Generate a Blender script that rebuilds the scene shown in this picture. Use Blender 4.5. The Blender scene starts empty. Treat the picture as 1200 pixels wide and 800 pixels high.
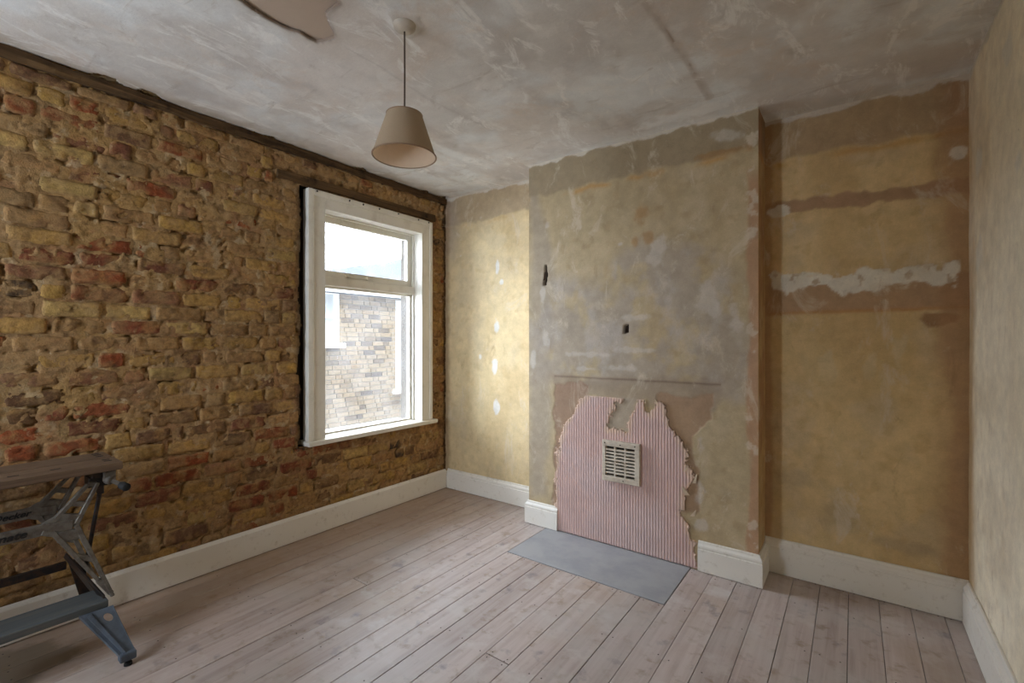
import bpy, bmesh, math, random
import numpy as np
from mathutils import Vector, Matrix

# ------------------------------------------------------------------ camera, sky, exposure
scene = bpy.context.scene
C = scene.collection
CAMZ, FPX, TH = 1.35, 542.0, math.radians(36.4)
cam_data = bpy.data.cameras.new('camera')
cam_data.sensor_width = 36.0
cam_data.lens = FPX / 1200.0 * 36.0
cam_data.clip_start = 0.02
cam = bpy.data.objects.new('camera', cam_data)
cam.location = (0, 0, CAMZ)
cam.rotation_euler = (math.pi / 2, 0, TH)
C.objects.link(cam)
scene.camera = cam

world = bpy.data.worlds.new('overcast_sky')
world.use_nodes = True
wb = world.node_tree.nodes['Background']
wb.inputs[0].default_value = (0.86, 0.96, 1.10, 1)
wb.inputs[1].default_value = 15.0
scene.world = world

portal = bpy.data.lights.new('window_portal', 'AREA')      # guides sampling of the sky through the real window
portal.shape = 'RECTANGLE'; portal.size = 0.95; portal.size_y = 1.7
portal.cycles.is_portal = True
po = bpy.data.objects.new('window_portal', portal)
po.location = (-3.34, 2.33, 1.47)
po.rotation_euler = (math.pi / 2, 0, -math.pi / 2)
C.objects.link(po)
R2Y0, R2Y1, R2Z0, R2Z1 = -2.75, -1.80, 0.80, 2.35          # unseen fill-light window added in the rear wall (x range, z range)
portal2 = bpy.data.lights.new('fill_window_portal', 'AREA')
portal2.shape = 'RECTANGLE'; portal2.size = R2Y1 - R2Y0; portal2.size_y = R2Z1 - R2Z0
portal2.cycles.is_portal = True
po2 = bpy.data.objects.new('fill_window_portal', portal2)
po2.location = ((R2Y0 + R2Y1) / 2, -1.72, (R2Z0 + R2Z1) / 2)
po2.rotation_euler = (math.pi / 2, 0, 0)
C.objects.link(po2)

vs = scene.view_settings
vs.view_transform = 'Standard'; vs.look = 'None'; vs.gamma = 1.0
vs.use_curve_mapping = False
vs.exposure = 0.56
scene.cycles.max_bounces = 14
scene.cycles.diffuse_bounces = 10
scene.cycles.transparent_max_bounces = 12
scene.cycles.sample_clamp_indirect = 6.0

# ------------------------------------------------------------------ room numbers (metres)
XL, XR, YB, YREAR = -3.05, 0.45, 3.10, -1.60
CHX0, CHX1, CHY = -1.95, -0.42, 2.86
WIN_Y0, WIN_Y1, WIN_Z0, WIN_Z1 = 1.737, 2.91, 0.622, 2.416
def ceil_z(x): return 2.672 - 0.0095 * (x + 3.05)

F3 = Vector((-math.sin(TH), math.cos(TH), 0)); R3 = Vector((math.cos(TH), math.sin(TH), 0))
def ray(u, v): return F3 + R3 * ((u - 600) / FPX) + Vector((0, 0, (400 - v) / FPX))
def onY(u, v, Y): d = ray(u, v); k = Y / d.y; return (d.x * k, CAMZ + d.z * k)        # -> x, z on a wall Y
def onX(u, v, X): d = ray(u, v); k = X / d.x; return (d.y * k, CAMZ + d.z * k)        # -> y, z on a wall X
def onZ(u, v, Z): d = ray(u, v); k = (Z - CAMZ) / d.z; return (d.x * k, d.y * k)      # -> x, y on a level Z
def proj(p):
    v = Vector(p) - Vector((0, 0, CAMZ)); d = max(v.dot(F3), 1e-3)
    return 600 + FPX * v.dot(R3) / d, 400 - FPX * v.z / d, d

# ------------------------------------------------------------------ helpers
rnd = random.Random(7)
_T = {}
def _tab(seed):
    if seed not in _T: _T[seed] = np.random.RandomState(seed).rand(256, 256)
    return _T[seed]
def vnoise(x, y, seed=0):
    t = _tab(seed); xi = np.floor(x).astype(int); yi = np.floor(y).astype(int)
    fx = x - xi; fy = y - yi
    fx = fx * fx * (3 - 2 * fx); fy = fy * fy * (3 - 2 * fy)
    a = t[xi & 255, yi & 255]; b = t[(xi + 1) & 255, yi & 255]
    c = t[xi & 255, (yi + 1) & 255]; d = t[(xi + 1) & 255, (yi + 1) & 255]
    return (a * (1 - fx) + b * fx) * (1 - fy) + (c * (1 - fx) + d * fx) * fy
def fbm(x, y, s, seed=0, o=4, g=0.5):
    x = np.asarray(x, float) / s; y = np.asarray(y, float) / s
    r = 0; a = 1; n = 0
    for i in range(o):
        r = r + a * vnoise(x + 17.3 * i + seed * 3.1, y + 9.7 * i - seed * 1.7, (seed * 7 + i) % 40); n += a
        x = x * 2.03; y = y * 2.03; a *= g
    return r / n
def sst(a, b, x): t = np.clip((x - a) / (b - a), 0, 1); return t * t * (3 - 2 * t)
def S(r, g, b):
    f = lambda c: (c / 255 / 12.92) if c <= 10.3 else (((c / 255) + 0.055) / 1.055) ** 2.4
    return np.array([f(r), f(g), f(b)])
def mixc(col, mask, c, op=1.0):
    m = (np.clip(mask, 0, 1) * op)[..., None]
    return col * (1 - m) + np.asarray(c) * m
def poly_sd(x, y, pts):
    """signed distance, positive inside"""
    inside = np.zeros(x.shape, bool); dist = np.full(x.shape, 1e9)
    n = len(pts)
    for i in range(n):
        x0, y0 = pts[i]; x1, y1 = pts[(i + 1) % n]
        c = ((y0 > y) != (y1 > y)) & (x < (x1 - x0) * (y - y0) / ((y1 - y0) if y1 != y0 else 1e-9) + x0)
        inside ^= c
        dx, dy = x1 - x0, y1 - y0; L = dx * dx + dy * dy + 1e-12
        t = np.clip(((x - x0) * dx + (y - y0) * dy) / L, 0, 1)
        dist = np.minimum(dist, np.hypot(x - x0 - t * dx, y - y0 - t * dy))
    return np.where(inside, dist, -dist)
def blob(x, y, pts, rough=0.03, soft=0.012, seed=1, ns=0.08):
    return sst(-soft, soft, poly_sd(x, y, pts) + (fbm(x, y, ns, seed, 5) - 0.5) * 2 * rough)
def ell(x, y, cx, cy, rx, ry, rough=0.5, soft=0.15, seed=1, ns=0.06):
    r = np.hypot((x - cx) / rx, (y - cy) / ry)
    return sst(-soft, soft, 1 - r + (fbm(x, y, ns, seed, 5) - 0.5) * 2 * rough)

def tag(o, label=None, cat=None, group=None, kind=None):
    if label: o['label'] = label
    if cat: o['category'] = cat
    if group: o['group'] = group
    if kind: o['kind'] = kind
    return o
def empty(name, loc=(0, 0, 0)):
    o = bpy.data.objects.new(name, None); o.empty_display_size = 0.1
    o.location = loc; C.objects.link(o); return o
def link(name, me, mat, parent=None):
    o = bpy.data.objects.new(name, me)
    if mat is not None and not me.materials: me.materials.append(mat)
    C.objects.link(o)
    if parent is not None:
        o.parent = parent
        if parent.type == 'EMPTY': o.matrix_parent_inverse = Matrix.Translation(parent.location).inverted()
    return o
def recentre(o):
    """put the object's origin at the middle of its mesh, shape unmoved"""
    n = len(o.data.vertices); a = np.empty(n * 3); o.data.vertices.foreach_get('co', a); a = a.reshape(-1, 3)
    c = (a.min(0) + a.max(0)) / 2; o.data.vertices.foreach_set('co', (a - c).ravel()); o.data.update()
    o.location = c; return o
def setcol(me, cols):
    at = me.color_attributes.new('Col', 'FLOAT_COLOR', 'POINT')
    a = np.ones((len(me.vertices), 4), np.float32); a[:, :3] = cols
    at.data.foreach_set('color', a.ravel())

class MB:
    def __init__(s): s.v = []; s.f = []
    def quadstrip(s): pass
    def add(s, vs_, fs): b = len(s.v); s.v += [tuple(p) for p in vs_]; s.f += [tuple(i + b for i in q) for q in fs]; return s
    def box(s, x0, x1, y0, y1, z0, z1):
        return s.add([(x0, y0, z0), (x1, y0, z0), (x1, y1, z0), (x0, y1, z0), (x0, y0, z1), (x1, y0, z1), (x1, y1, z1), (x0, y1, z1)],
                     [(3, 2, 1, 0), (4, 5, 6, 7), (0, 1, 5, 4), (1, 2, 6, 5), (2, 3, 7, 6), (3, 0, 4, 7)])
    def bar(s, a, b, w, t, up=(1, 0, 0), w2=None, t2=None):
        """bar from a to b; t is the size along 'up', w across"""
        a = Vector(a); b = Vector(b); d = (b - a).normalized(); n = Vector(up); n = (n - d * n.dot(d)).normalized(); m = d.cross(n)
        w2 = w if w2 is None else w2; t2 = t if t2 is None else t2; P = []
        for q, ww, tt in ((a, w, t), (b, w2, t2)):
            for i, j in ((-1, -1), (1, -1), (1, 1), (-1, 1)): P.append(q + m * (i * ww / 2) + n * (j * tt / 2))
        return s.add(P, [(0, 1, 2, 3), (7, 6, 5, 4), (0, 4, 5, 1), (1, 5, 6, 2), (2, 6, 7, 3), (3, 7, 4, 0)])
    def tube(s, pts, r, n=12, caps=True):
        pts = [Vector(p) for p in pts]; rs = r if isinstance(r, (list, tuple)) else [r] * len(pts)
        rings = []; ref = None
        for i, p in enumerate(pts):
            d = (pts[min(i + 1, len(pts) - 1)] - pts[max(i - 1, 0)]).normalized()
            ref = (Vector((0, 0, 1)) if abs(d.z) < 0.9 else Vector((1, 0, 0))) if ref is None else ref
            e1 = (ref - d * ref.dot(d)).normalized(); e2 = d.cross(e1); ref = e1
            rings.append([p + (e1 * math.cos(2 * math.pi * k / n) + e2 * math.sin(2 * math.pi * k / n)) * rs[i] for k in range(n)])
        P = [q for rg in rings for q in rg]; Fc = []
        for i in range(len(rings) - 1):
            for k in range(n): a = i * n + k; b = i * n + (k + 1) % n; Fc.append((a, b, b + n, a + n))
        if caps: Fc.append(tuple(range(n - 1, -1, -1))); Fc.append(tuple(range((len(rings) - 1) * n, len(rings) * n)))
        return s.add(P, Fc)
    def lathe(s, c, prof, n=40):
        """profile of (r, z) about the vertical through c"""
        P = []; Fc = []
        for r, z in prof:
            for k in range(n): a = 2 * math.pi * k / n; P.append((c[0] + r * math.cos(a), c[1] + r * math.sin(a), c[2] + z))
        for i in range(len(prof) - 1):
            for k in range(n): a = i * n + k; b = i * n + (k + 1) % n; Fc.append((a, b, b + n, a + n))
        return s.add(P, Fc)
    def prism(s, prof, a, b, fr):
        """closed 2-D profile swept from a to b; fr maps (p, q, at) -> point"""
        n = len(prof); P = [fr(p, q, a) for p, q in prof] + [fr(p, q, b) for p, q in prof]
        Fc = [(i, (i + 1) % n, (i + 1) % n + n, i + n) for i in range(n)] + [tuple(range(n - 1, -1, -1)), tuple(range(n, 2 * n))]
        return s.add(P, Fc)
    def build(s, name, mat, parent=None, bevel=0.0, smooth=False, seg=2):
        me = bpy.data.meshes.new(name); me.from_pydata([tuple(p) for p in s.v], [], s.f)
        bm = bmesh.new(); bm.from_mesh(me); bmesh.ops.recalc_face_normals(bm, faces=bm.faces)
        if bevel > 0:
            es = [e for e in bm.edges if len(e.link_faces) == 2 and e.calc_face_angle() > 0.5]
            bmesh.ops.bevel(bm, geom=es, offset=bevel, segments=seg, affect='EDGES', profile=0.5, clamp_overlap=True)
        bm.to_mesh(me); bm.free()
        if smooth:
            for p in me.polygons: p.use_smooth = True
        return link(name, me, mat, parent)

def sheet(name, P, u0, u1, v0, v1, res, mat, parent=None, keep=None, disp=None, col=None, resv=None, flip=False, rim=None, snap=None):
    """dense surface: P(u, v, h) -> xyz arrays; keep / disp / col are functions of the u, v arrays"""
    nu = max(2, int(round((u1 - u0) / res)) + 1); nv = max(2, int(round((v1 - v0) / (resv or res))) + 1)
    uu, vv = np.meshgrid(np.linspace(u0, u1, nu), np.linspace(v0, v1, nv), indexing='ij')
    idx = np.arange(nu * nv).reshape(nu, nv)
    q = np.stack([idx[:-1, :-1], idx[1:, :-1], idx[1:, 1:], idx[:-1, 1:]], -1).reshape(-1, 4)
    if keep is not None:
        cu = (uu[:-1, :-1] + uu[1:, 1:]) / 2; cv = (vv[:-1, :-1] + vv[1:, 1:]) / 2
        q = q[keep(cu, cv).ravel()]
    if flip: q = q[:, ::-1]
    U, V = uu.ravel().copy(), vv.ravel().copy()
    used = np.unique(q); remap = -np.ones(nu * nv, int); remap[used] = np.arange(len(used)); q = remap[q]
    U, V = U[used], V[used]
    h = disp(U, V) if disp is not None else np.zeros(U.shape)
    bed = None
    if snap is not None or rim is not None:
        e = np.concatenate([q[:, [0, 1]], q[:, [1, 2]], q[:, [2, 3]], q[:, [3, 0]]])
        ks = np.sort(e, 1); kk = ks[:, 0] * (len(U) + 1) + ks[:, 1]
        un, cnt = np.unique(kk, return_counts=True); bed = e[np.isin(kk, un[cnt == 1])]
    if snap is not None:
        bv = np.unique(bed)
        sd = np.abs(poly_sd(U[bv], V[bv], snap)); bv = bv[sd < 3 * res]
        x, y = U[bv].copy(), V[bv].copy(); best = np.full(len(bv), 1e9); bx, by = x.copy(), y.copy()
        for i in range(len(snap)):
            x0, y0 = snap[i]; x1, y1 = snap[(i + 1) % len(snap)]; dx, dy = x1 - x0, y1 - y0
            t = np.clip(((x - x0) * dx + (y - y0) * dy) / (dx * dx + dy * dy + 1e-12), 0, 1)
            px, py = x0 + t * dx, y0 + t * dy; dd = np.hypot(x - px, y - py); m = dd < best
            best[m] = dd[m]; bx[m] = px[m]; by[m] = py[m]
        U[bv], V[bv] = bx, by
    co = np.stack(P(U, V, h), -1)
    cc = col(U, V) if col is not None else None
    faces = q.tolist()
    if rim is not None:
        co2 = np.stack(P(U, V, h + rim), -1); n0 = len(co); b = np.unique(bed); m2 = -np.ones(n0, int); m2[b] = np.arange(len(b)) + n0
        co = np.concatenate([co, co2[b]])
        if cc is not None: cc = np.concatenate([cc, cc[b]])
        faces += [[int(j), int(i), int(m2[i]), int(m2[j])] for i, j in bed]
    me = bpy.data.meshes.new(name); me.from_pydata(co.tolist(), [], faces)
    if cc is not None: setcol(me, cc)
    me.polygons.foreach_set('use_smooth', np.ones(len(me.polygons), bool)); me.update()
    return link(name, me, mat, parent)

# ------------------------------------------------------------------ materials
def nt(name):
    m = bpy.data.materials.new(name); m.use_nodes = True
    return m, m.node_tree, m.node_tree.nodes, m.node_tree.links, m.node_tree.nodes['Principled BSDF']
def nnode(N, L, scale, detail=6, rough=0.6, vec=None, mapping=None):
    n = N.new('ShaderNodeTexNoise'); n.inputs['Scale'].default_value = scale
    n.inputs['Detail'].default_value = detail; n.inputs['Roughness'].default_value = rough
    if vec is not None: L.new(vec, n.inputs['Vector'])
    return n
def ramp(N, L, fac, stops):
    r = N.new('ShaderNodeValToRGB'); e = r.color_ramp.elements
    while len(e) < len(stops): e.new(0.5)
    for i, (p, c) in enumerate(stops): e[i].position = p; e[i].color = (*c, 1) if len(c) == 3 else c
    L.new(fac, r.inputs[0]); return r
def mix(N, L, a, b, fac, mode='MIX'):
    m = N.new('ShaderNodeMix'); m.data_type = 'RGBA'; m.blend_type = mode
    for s_, k in ((a, 6), (b, 7)):
        if hasattr(s_, 'links'): L.new(s_, m.inputs[k])
        else: m.inputs[k].default_value = (*s_, 1)
    if hasattr(fac, 'links'): L.new(fac, m.inputs[0])
    else: m.inputs[0].default_value = fac
    return m.outputs[2]
def vc_mat(name, rough=0.9, n1=25, n2=140, amt=0.35, bump=0.35, dist=0.004, spec=0.3, fleck=()):
    m, t, N, L, b = nt(name)
    a = N.new('ShaderNodeVertexColor'); a.layer_name = 'Col'
    g = N.new('ShaderNodeNewGeometry')
    x = nnode(N, L, n1, 7, 0.65, g.outputs['Position']); y = nnode(N, L, n2, 5, 0.7, g.outputs['Position'])
    r1 = ramp(N, L, x.outputs[0], [(0.3, (1 - amt,) * 3), (0.7, (1 + amt * 0.45,) * 3)])
    r2 = ramp(N, L, y.outputs[0], [(0.3, (1 - amt * 0.6,) * 3), (0.7, (1 + amt * 0.3,) * 3)])
    c = mix(N, L, a.outputs[0], r1.outputs[0], 1.0, 'MULTIPLY'); c = mix(N, L, c, r2.outputs[0], 1.0, 'MULTIPLY')
    for (fc, fs, lo, hi, op, asp, dis) in fleck:          # ragged scraped flecks finer than the vertex colours
        mp = N.new('ShaderNodeMapping'); mp.inputs['Scale'].default_value = asp; mp.inputs['Location'].default_value = (fs, lo * 40, hi * 23); L.new(g.outputs['Position'], mp.inputs[0])
        f = nnode(N, L, fs, 12, 0.72, mp.outputs[0]); f.inputs['Distortion'].default_value = dis
        rr = ramp(N, L, f.outputs[0], [(lo, (0, 0, 0)), (hi, (op,) * 3)])
        c = mix(N, L, c, tuple(fc), rr.outputs[0])
    L.new(c, b.inputs['Base Color'])
    bp = N.new('ShaderNodeBump'); bp.inputs['Strength'].default_value = bump; bp.inputs['Distance'].default_value = dist
    sm = N.new('ShaderNodeMath'); sm.operation = 'ADD'; L.new(x.outputs[0], sm.inputs[0]); L.new(y.outputs[0], sm.inputs[1])
    L.new(sm.outputs[0], bp.inputs['Height']); L.new(bp.outputs[0], b.inputs['Normal'])
    b.inputs['Roughness'].default_value = rough; b.inputs['Specular IOR Level'].default_value = spec
    return m
def pm(name, c, rough=0.6, metal=0.0, amt=0.15, scale=30, c2=None, bump=0.15, spec=0.5, lo=0.42, hi=0.62, dist=0.002):
    """plain procedural material: colour with a worn second colour in noise"""
    m, t, N, L, b = nt(name)
    g = N.new('ShaderNodeNewGeometry'); x = nnode(N, L, scale, 7, 0.65, g.outputs['Position'])
    c = np.asarray(c); c2 = c * (1 - amt) if c2 is None else np.asarray(c2)
    r = ramp(N, L, x.outputs[0], [(lo, tuple(c)), (hi, tuple(c2))])
    L.new(r.outputs[0], b.inputs['Base Color'])
    bp = N.new('ShaderNodeBump'); bp.inputs['Strength'].default_value = bump; bp.inputs['Distance'].default_value = dist
    L.new(x.outputs[0], bp.inputs['Height']); L.new(bp.outputs[0], b.inputs['Normal'])
    b.inputs['Roughness'].default_value = rough; b.inputs['Metallic'].default_value = metal; b.inputs['Specular IOR Level'].default_value = spec
    return m
def wood(name, c1, c2, c3, axis=1, rough=0.55, per=0.3, stretch=14, blot=None, spec=0.5):
    """grain running along an axis, per-object shift of tone"""
    m, t, N, L, b = nt(name)
    g = N.new('ShaderNodeNewGeometry'); oi = N.new('ShaderNodeObjectInfo')
    ad = N.new('ShaderNodeVectorMath'); ad.operation = 'MULTIPLY_ADD'
    L.new(oi.outputs['Random'], ad.inputs[0]); ad.inputs[1].default_value = (31, 17, 23); L.new(g.outputs['Position'], ad.inputs[2])
    mp = N.new('ShaderNodeMapping'); sc = [stretch * 3.2] * 3; sc[axis] = stretch * 0.16; mp.inputs['Scale'].default_value = sc
    L.new(ad.outputs[0], mp.inputs[0])
    x = nnode(N, L, 1.0, 8, 0.62, mp.outputs[0]); x.inputs['Distortion'].default_value = 0.6
    r = ramp(N, L, x.outputs[0], [(0.32, tuple(c1)), (0.52, tuple(c2)), (0.72, tuple(c3))])
    c = r.outputs[0]
    if blot is not None:
        for (bc, sc_, lo, hi) in blot:
            y = nnode(N, L, sc_, 6, 0.6, ad.outputs[0] if sc_ > 5 else g.outputs['Position'])
            rr = ramp(N, L, y.outputs[0], [(lo, (0, 0, 0)), (hi, (1, 1, 1))])
            c = mix(N, L, c, tuple(bc), rr.outputs[0])
    mr = N.new('ShaderNodeMapRange'); mr.inputs[3].default_value = 1 - per; mr.inputs[4].default_value = 1 + per * 0.6
    L.new(oi.outputs['Random'], mr.inputs[0])
    c = mix(N, L, c, mr.outputs[0], 1.0, 'MULTIPLY')
    L.new(c, b.inputs['Base Color'])
    bp = N.new('ShaderNodeBump'); bp.inputs['Strength'].default_value = 0.25; bp.inputs['Distance'].default_value = 0.0015
    L.new(x.outputs[0], bp.inputs['Height']); L.new(bp.outputs[0], b.inputs['Normal'])
    b.inputs['Roughness'].default_value = rough; b.inputs['Specular IOR Level'].default_value = spec
    return m

M_plaster = vc_mat('bare_plaster', 0.88, 16, 120, 0.15, 0.4, 0.003, 0.3, [(S(214, 202, 180), 5, 0.56, 0.66, 0.55, (1, 1, 0.55), 0.8), (S(146, 118, 86), 7, 0.60, 0.70, 0.45, (1, 1, 0.5), 0.5), (S(120, 92, 66), 30, 0.66, 0.72, 0.5, (1, 1, 1), 0.0)])
M_ceiling = vc_mat('ceiling_plaster', 0.92, 9, 80, 0.08, 0.4, 0.003, 0.3, [(S(243, 242, 238), 4, 0.54, 0.62, 0.75, (1.5, 0.6, 1), 1.0), (S(186, 178, 168), 5, 0.57, 0.68, 0.6, (0.6, 1.5, 1), 0.8), (S(212, 190, 168), 2.2, 0.55, 0.7, 0.5, (1, 1, 1), 0.5), (S(150, 138, 124), 22, 0.66, 0.74, 0.5, (1, 1, 1), 0.2)])
M_brick = vc_mat('brick_clay', 0.95, 45, 170, 0.42, 0.8, 0.006, 0.2, [(S(164, 132, 90), 14, 0.50, 0.62, 0.6, (1, 1, 1), 0.6), (S(52, 36, 26), 20, 0.63, 0.69, 0.7, (1, 0.8, 1.3), 1.2), (S(206, 186, 150), 24, 0.62, 0.70, 0.5, (1, 1, 1), 0.6)])
M_mortar = vc_mat('lime_mortar', 0.97, 45, 150, 0.38, 0.8, 0.006, 0.2, [(S(176, 144, 100), 12, 0.52, 0.64, 0.6, (1, 1, 1), 0.6), (S(52, 36, 26), 18, 0.61, 0.67, 0.75, (1, 0.8, 1.3), 1.2), (S(214, 198, 166), 22, 0.60, 0.68, 0.5, (1, 1, 1), 0.6)])
M_pinkpaper = vc_mat('pink_ribbed_board', 0.85, 10, 120, 0.12, 0.15, 0.002)
M_white = pm('old_white_gloss', S(228, 224, 212), 0.45, 0, c2=S(205, 199, 184), scale=9, bump=0.2, lo=0.5, hi=0.8)
M_skirt = pm('skirting_paint', S(228, 224, 214), 0.5, 0, c2=S(186, 176, 158), scale=26, bump=0.3, lo=0.56, hi=0.82)
M_timber = wood('old_timber', S(58, 44, 30), S(92, 70, 46), S(128, 100, 66), 1, 0.9, 0.2, 10, [(S(28, 21, 16), 7, 0.55, 0.7)], 0.2)
M_board = wood('limed_floorboard', S(166, 150, 142), S(184, 170, 163), S(194, 182, 176), 1, 0.56, 0.11, 8,
               [(S(164, 142, 116), 1.1, 0.50, 0.8), (S(126, 120, 122), 9, 0.60, 0.76), (S(150, 132, 112), 14, 0.56, 0.74), (S(196, 188, 182), 6, 0.56, 0.72), (S(190, 184, 178), 1.7, 0.48, 0.75)])
def floor_wear_shade(m):
    # brown margin by the brick wall: less limewash plus painted-in shade
    N, L = m.node_tree.nodes, m.node_tree.links; b = N['Principled BSDF']; src = b.inputs['Base Color'].links[0].from_socket
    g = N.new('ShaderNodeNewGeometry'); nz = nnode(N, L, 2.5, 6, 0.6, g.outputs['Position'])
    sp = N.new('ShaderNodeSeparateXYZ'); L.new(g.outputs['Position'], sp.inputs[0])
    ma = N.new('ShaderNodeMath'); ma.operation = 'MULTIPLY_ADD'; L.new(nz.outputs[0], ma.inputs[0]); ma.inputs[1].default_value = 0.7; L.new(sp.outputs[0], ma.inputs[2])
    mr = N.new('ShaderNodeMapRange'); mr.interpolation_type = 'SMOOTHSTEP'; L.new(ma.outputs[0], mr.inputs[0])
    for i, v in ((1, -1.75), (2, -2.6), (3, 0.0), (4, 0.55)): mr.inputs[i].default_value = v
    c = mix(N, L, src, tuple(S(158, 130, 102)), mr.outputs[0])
    sx, sy = onZ(12, 785, 0)  # dark ragged patch under the workbench
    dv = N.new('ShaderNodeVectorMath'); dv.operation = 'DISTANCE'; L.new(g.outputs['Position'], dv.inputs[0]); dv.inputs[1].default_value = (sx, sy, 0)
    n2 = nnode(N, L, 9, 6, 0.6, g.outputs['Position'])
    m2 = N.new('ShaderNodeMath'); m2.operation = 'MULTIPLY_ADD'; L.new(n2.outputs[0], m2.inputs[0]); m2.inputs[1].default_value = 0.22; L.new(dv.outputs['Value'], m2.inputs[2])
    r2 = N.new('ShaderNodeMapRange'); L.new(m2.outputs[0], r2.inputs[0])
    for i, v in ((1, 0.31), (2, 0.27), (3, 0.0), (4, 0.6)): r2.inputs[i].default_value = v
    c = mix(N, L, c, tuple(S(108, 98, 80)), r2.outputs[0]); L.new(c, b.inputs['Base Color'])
floor_wear_shade(M_board)
M_sub = pm('dark_underfloor', S(30, 24, 20), 1.0)
M_hearth = pm('grey_cement', S(158, 158, 158), 0.75, 0, c2=S(146, 147, 149), scale=5, bump=0.2)
M_shade = pm('beige_fabric', S(180, 160, 134), 0.9, 0, 0.06, 300, bump=0.2)
M_cable = pm('brown_flex', S(96, 80, 66), 0.6)
M_alu = pm('worn_cast_metal', S(114, 109, 101), 0.5, 0.25, 0.25, 40, c2=S(92, 84, 75))
M_steel = pm('dark_steel', S(44, 42, 42), 0.5, 0.6, 0.3, 30, c2=S(70, 52, 40))
M_blue = pm('blue_grey_enamel', S(84, 95, 108), 0.5, 0.0, 0.2, 12, c2=S(66, 72, 80), bump=0.2)
M_black = pm('black_rubber', S(22, 21, 20), 0.8)
M_print = pm('black_print', S(26, 25, 26), 0.7)
M_jaw = wood('jaw_ply', S(92, 72, 54), S(108, 86, 66), S(124, 102, 80), 1, 0.7, 0.1, 12)
M_step = wood('blue_painted_step', S(72, 78, 80), S(86, 90, 90), S(108, 100, 88), 1, 0.7, 0.05, 10)
M_vent = pm('cream_plastic', S(206, 196, 178), 0.55, 0, c2=S(182, 168, 148), scale=20)
M_dark = pm('dark_void', S(46, 38, 30), 0.95)
M_rust = pm('rusty_iron', S(72, 50, 38), 0.9, 0.2, 0.4, 60)
M_nail = pm('nail_iron', S(52, 44, 42), 0.7, 0.3)

def glass_mat():
    m, t, N, L, b = nt('dusty_glass')
    N.remove(b); out = N['Material Output']
    tr = N.new('ShaderNodeBsdfTransparent'); gl = N.new('ShaderNodeBsdfGlossy'); gl.inputs['Roughness'].default_value = 0.02
    tl = N.new('ShaderNodeBsdfTranslucent'); tl.inputs[0].default_value = (0.9, 0.92, 0.95, 1)
    df = N.new('ShaderNodeBsdfDiffuse'); df.inputs[0].default_value = (0.85, 0.85, 0.85, 1)
    fr = N.new('ShaderNodeFresnel'); fr.inputs[0].default_value = 1.3
    g = N.new('ShaderNodeNewGeometry'); x = nnode(N, L, 5, 6, 0.65, g.outputs['Position'])
    r = ramp(N, L, x.outputs[0], [(0.35, (0.018,) * 3), (0.8, (0.06,) * 3)])
    m1 = N.new('ShaderNodeMixShader'); L.new(fr.outputs[0], m1.inputs[0]); L.new(tr.outputs[0], m1.inputs[1]); L.new(gl.outputs[0], m1.inputs[2])
    m3 = N.new('ShaderNodeMixShader'); m3.inputs[0].default_value = 0.25; L.new(tl.outputs[0], m3.inputs[1]); L.new(df.outputs[0], m3.inputs[2])
    m2 = N.new('ShaderNodeMixShader'); L.new(r.outputs[0], m2.inputs[0]); L.new(m1.outputs[0], m2.inputs[1]); L.new(m3.outputs[0], m2.inputs[2])
    L.new(m2.outputs[0], out.inputs[0]); return m
M_glass = glass_mat()

# ================================================================== FLOOR
floor = MB().box(XL - 0.3, XR + 0.2, YREAR - 0.2, YB + 0.25, -0.16, -0.024).build('floor', M_sub)
tag(floor, 'bare limewashed pine floorboards running towards the chimney breast', 'floor', kind='structure')
HX0, HX1, HY0 = -1.7905, -0.7785, 2.375
BW = 0.1265
seams = [-0.272 - BW * k for k in range(0, 22)]
seams = sorted(seams + [-0.272 + BW * k for k in range(1, 6)] + [XR])
seams = [XL] + [s for s in seams if XL + 0.03 < s <= XR]
joint_rows = [-0.75, 0.12, 0.55, 1.0, 1.45, 1.9]
nails = MB()
def nail(x, y, r=0.0035):
    n = 6; nails.add([(x + r * math.cos(k * math.pi / 3), y + r * math.sin(k * math.pi / 3), 0.0006) for k in range(n)], [tuple(range(n))])
forced = {}
jx, jy = onZ(580, 770, 0)
jx2, jy2 = onZ(425, 683, 0)
for k in range(len(seams) - 1):
    x0, x1 = seams[k] + 0.0011, seams[k + 1] - 0.0011
    xm = (x0 + x1) / 2
    yend = YB - 0.004
    if CHX0 - 0.02 < xm < CHX1 + 0.02: yend = CHY - 0.01
    if HX0 < xm < HX1: yend = HY0 - 0.003
    cuts = []
    if rnd.random() < 0.5: cuts.append(rnd.choice(joint_rows[:3]))
    for fx, fy in ((jx, jy), (jx2, jy2)):
        if x0 < fx < x1: cuts = [fy]
    ys = [YREAR] + cuts + [yend]
    for a, b in zip(ys[:-1], ys[1:]):
        dz = rnd.uniform(-0.0012, 0.0008)
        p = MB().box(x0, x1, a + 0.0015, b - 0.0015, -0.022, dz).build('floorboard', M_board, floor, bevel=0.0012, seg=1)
        recentre(p)
        for yy in (a + 0.02, b - 0.02):
            nail(x0 + 0.022, yy); nail(x1 - 0.022, yy)
    for yj in np.arange(-1.35, yend, 0.415):
        for xo in (x0 + 0.024, x1 - 0.024):
            if rnd.random() < 0.6: nail(xo + rnd.uniform(-0.006, 0.006), float(yj) + rnd.uniform(-0.012, 0.012))
tag(nails.build('nail_head', M_nail, floor), kind='stuff')
hearth = MB().box(HX0 + 0.002, HX1 - 0.002, HY0, CHY + 0.03, -0.022, 0.0015).build('hearth_slab', M_hearth, None, bevel=0.002, seg=1)
tag(hearth, 'flush grey cement hearth slab in front of the boarded fireplace', 'hearth')

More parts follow.
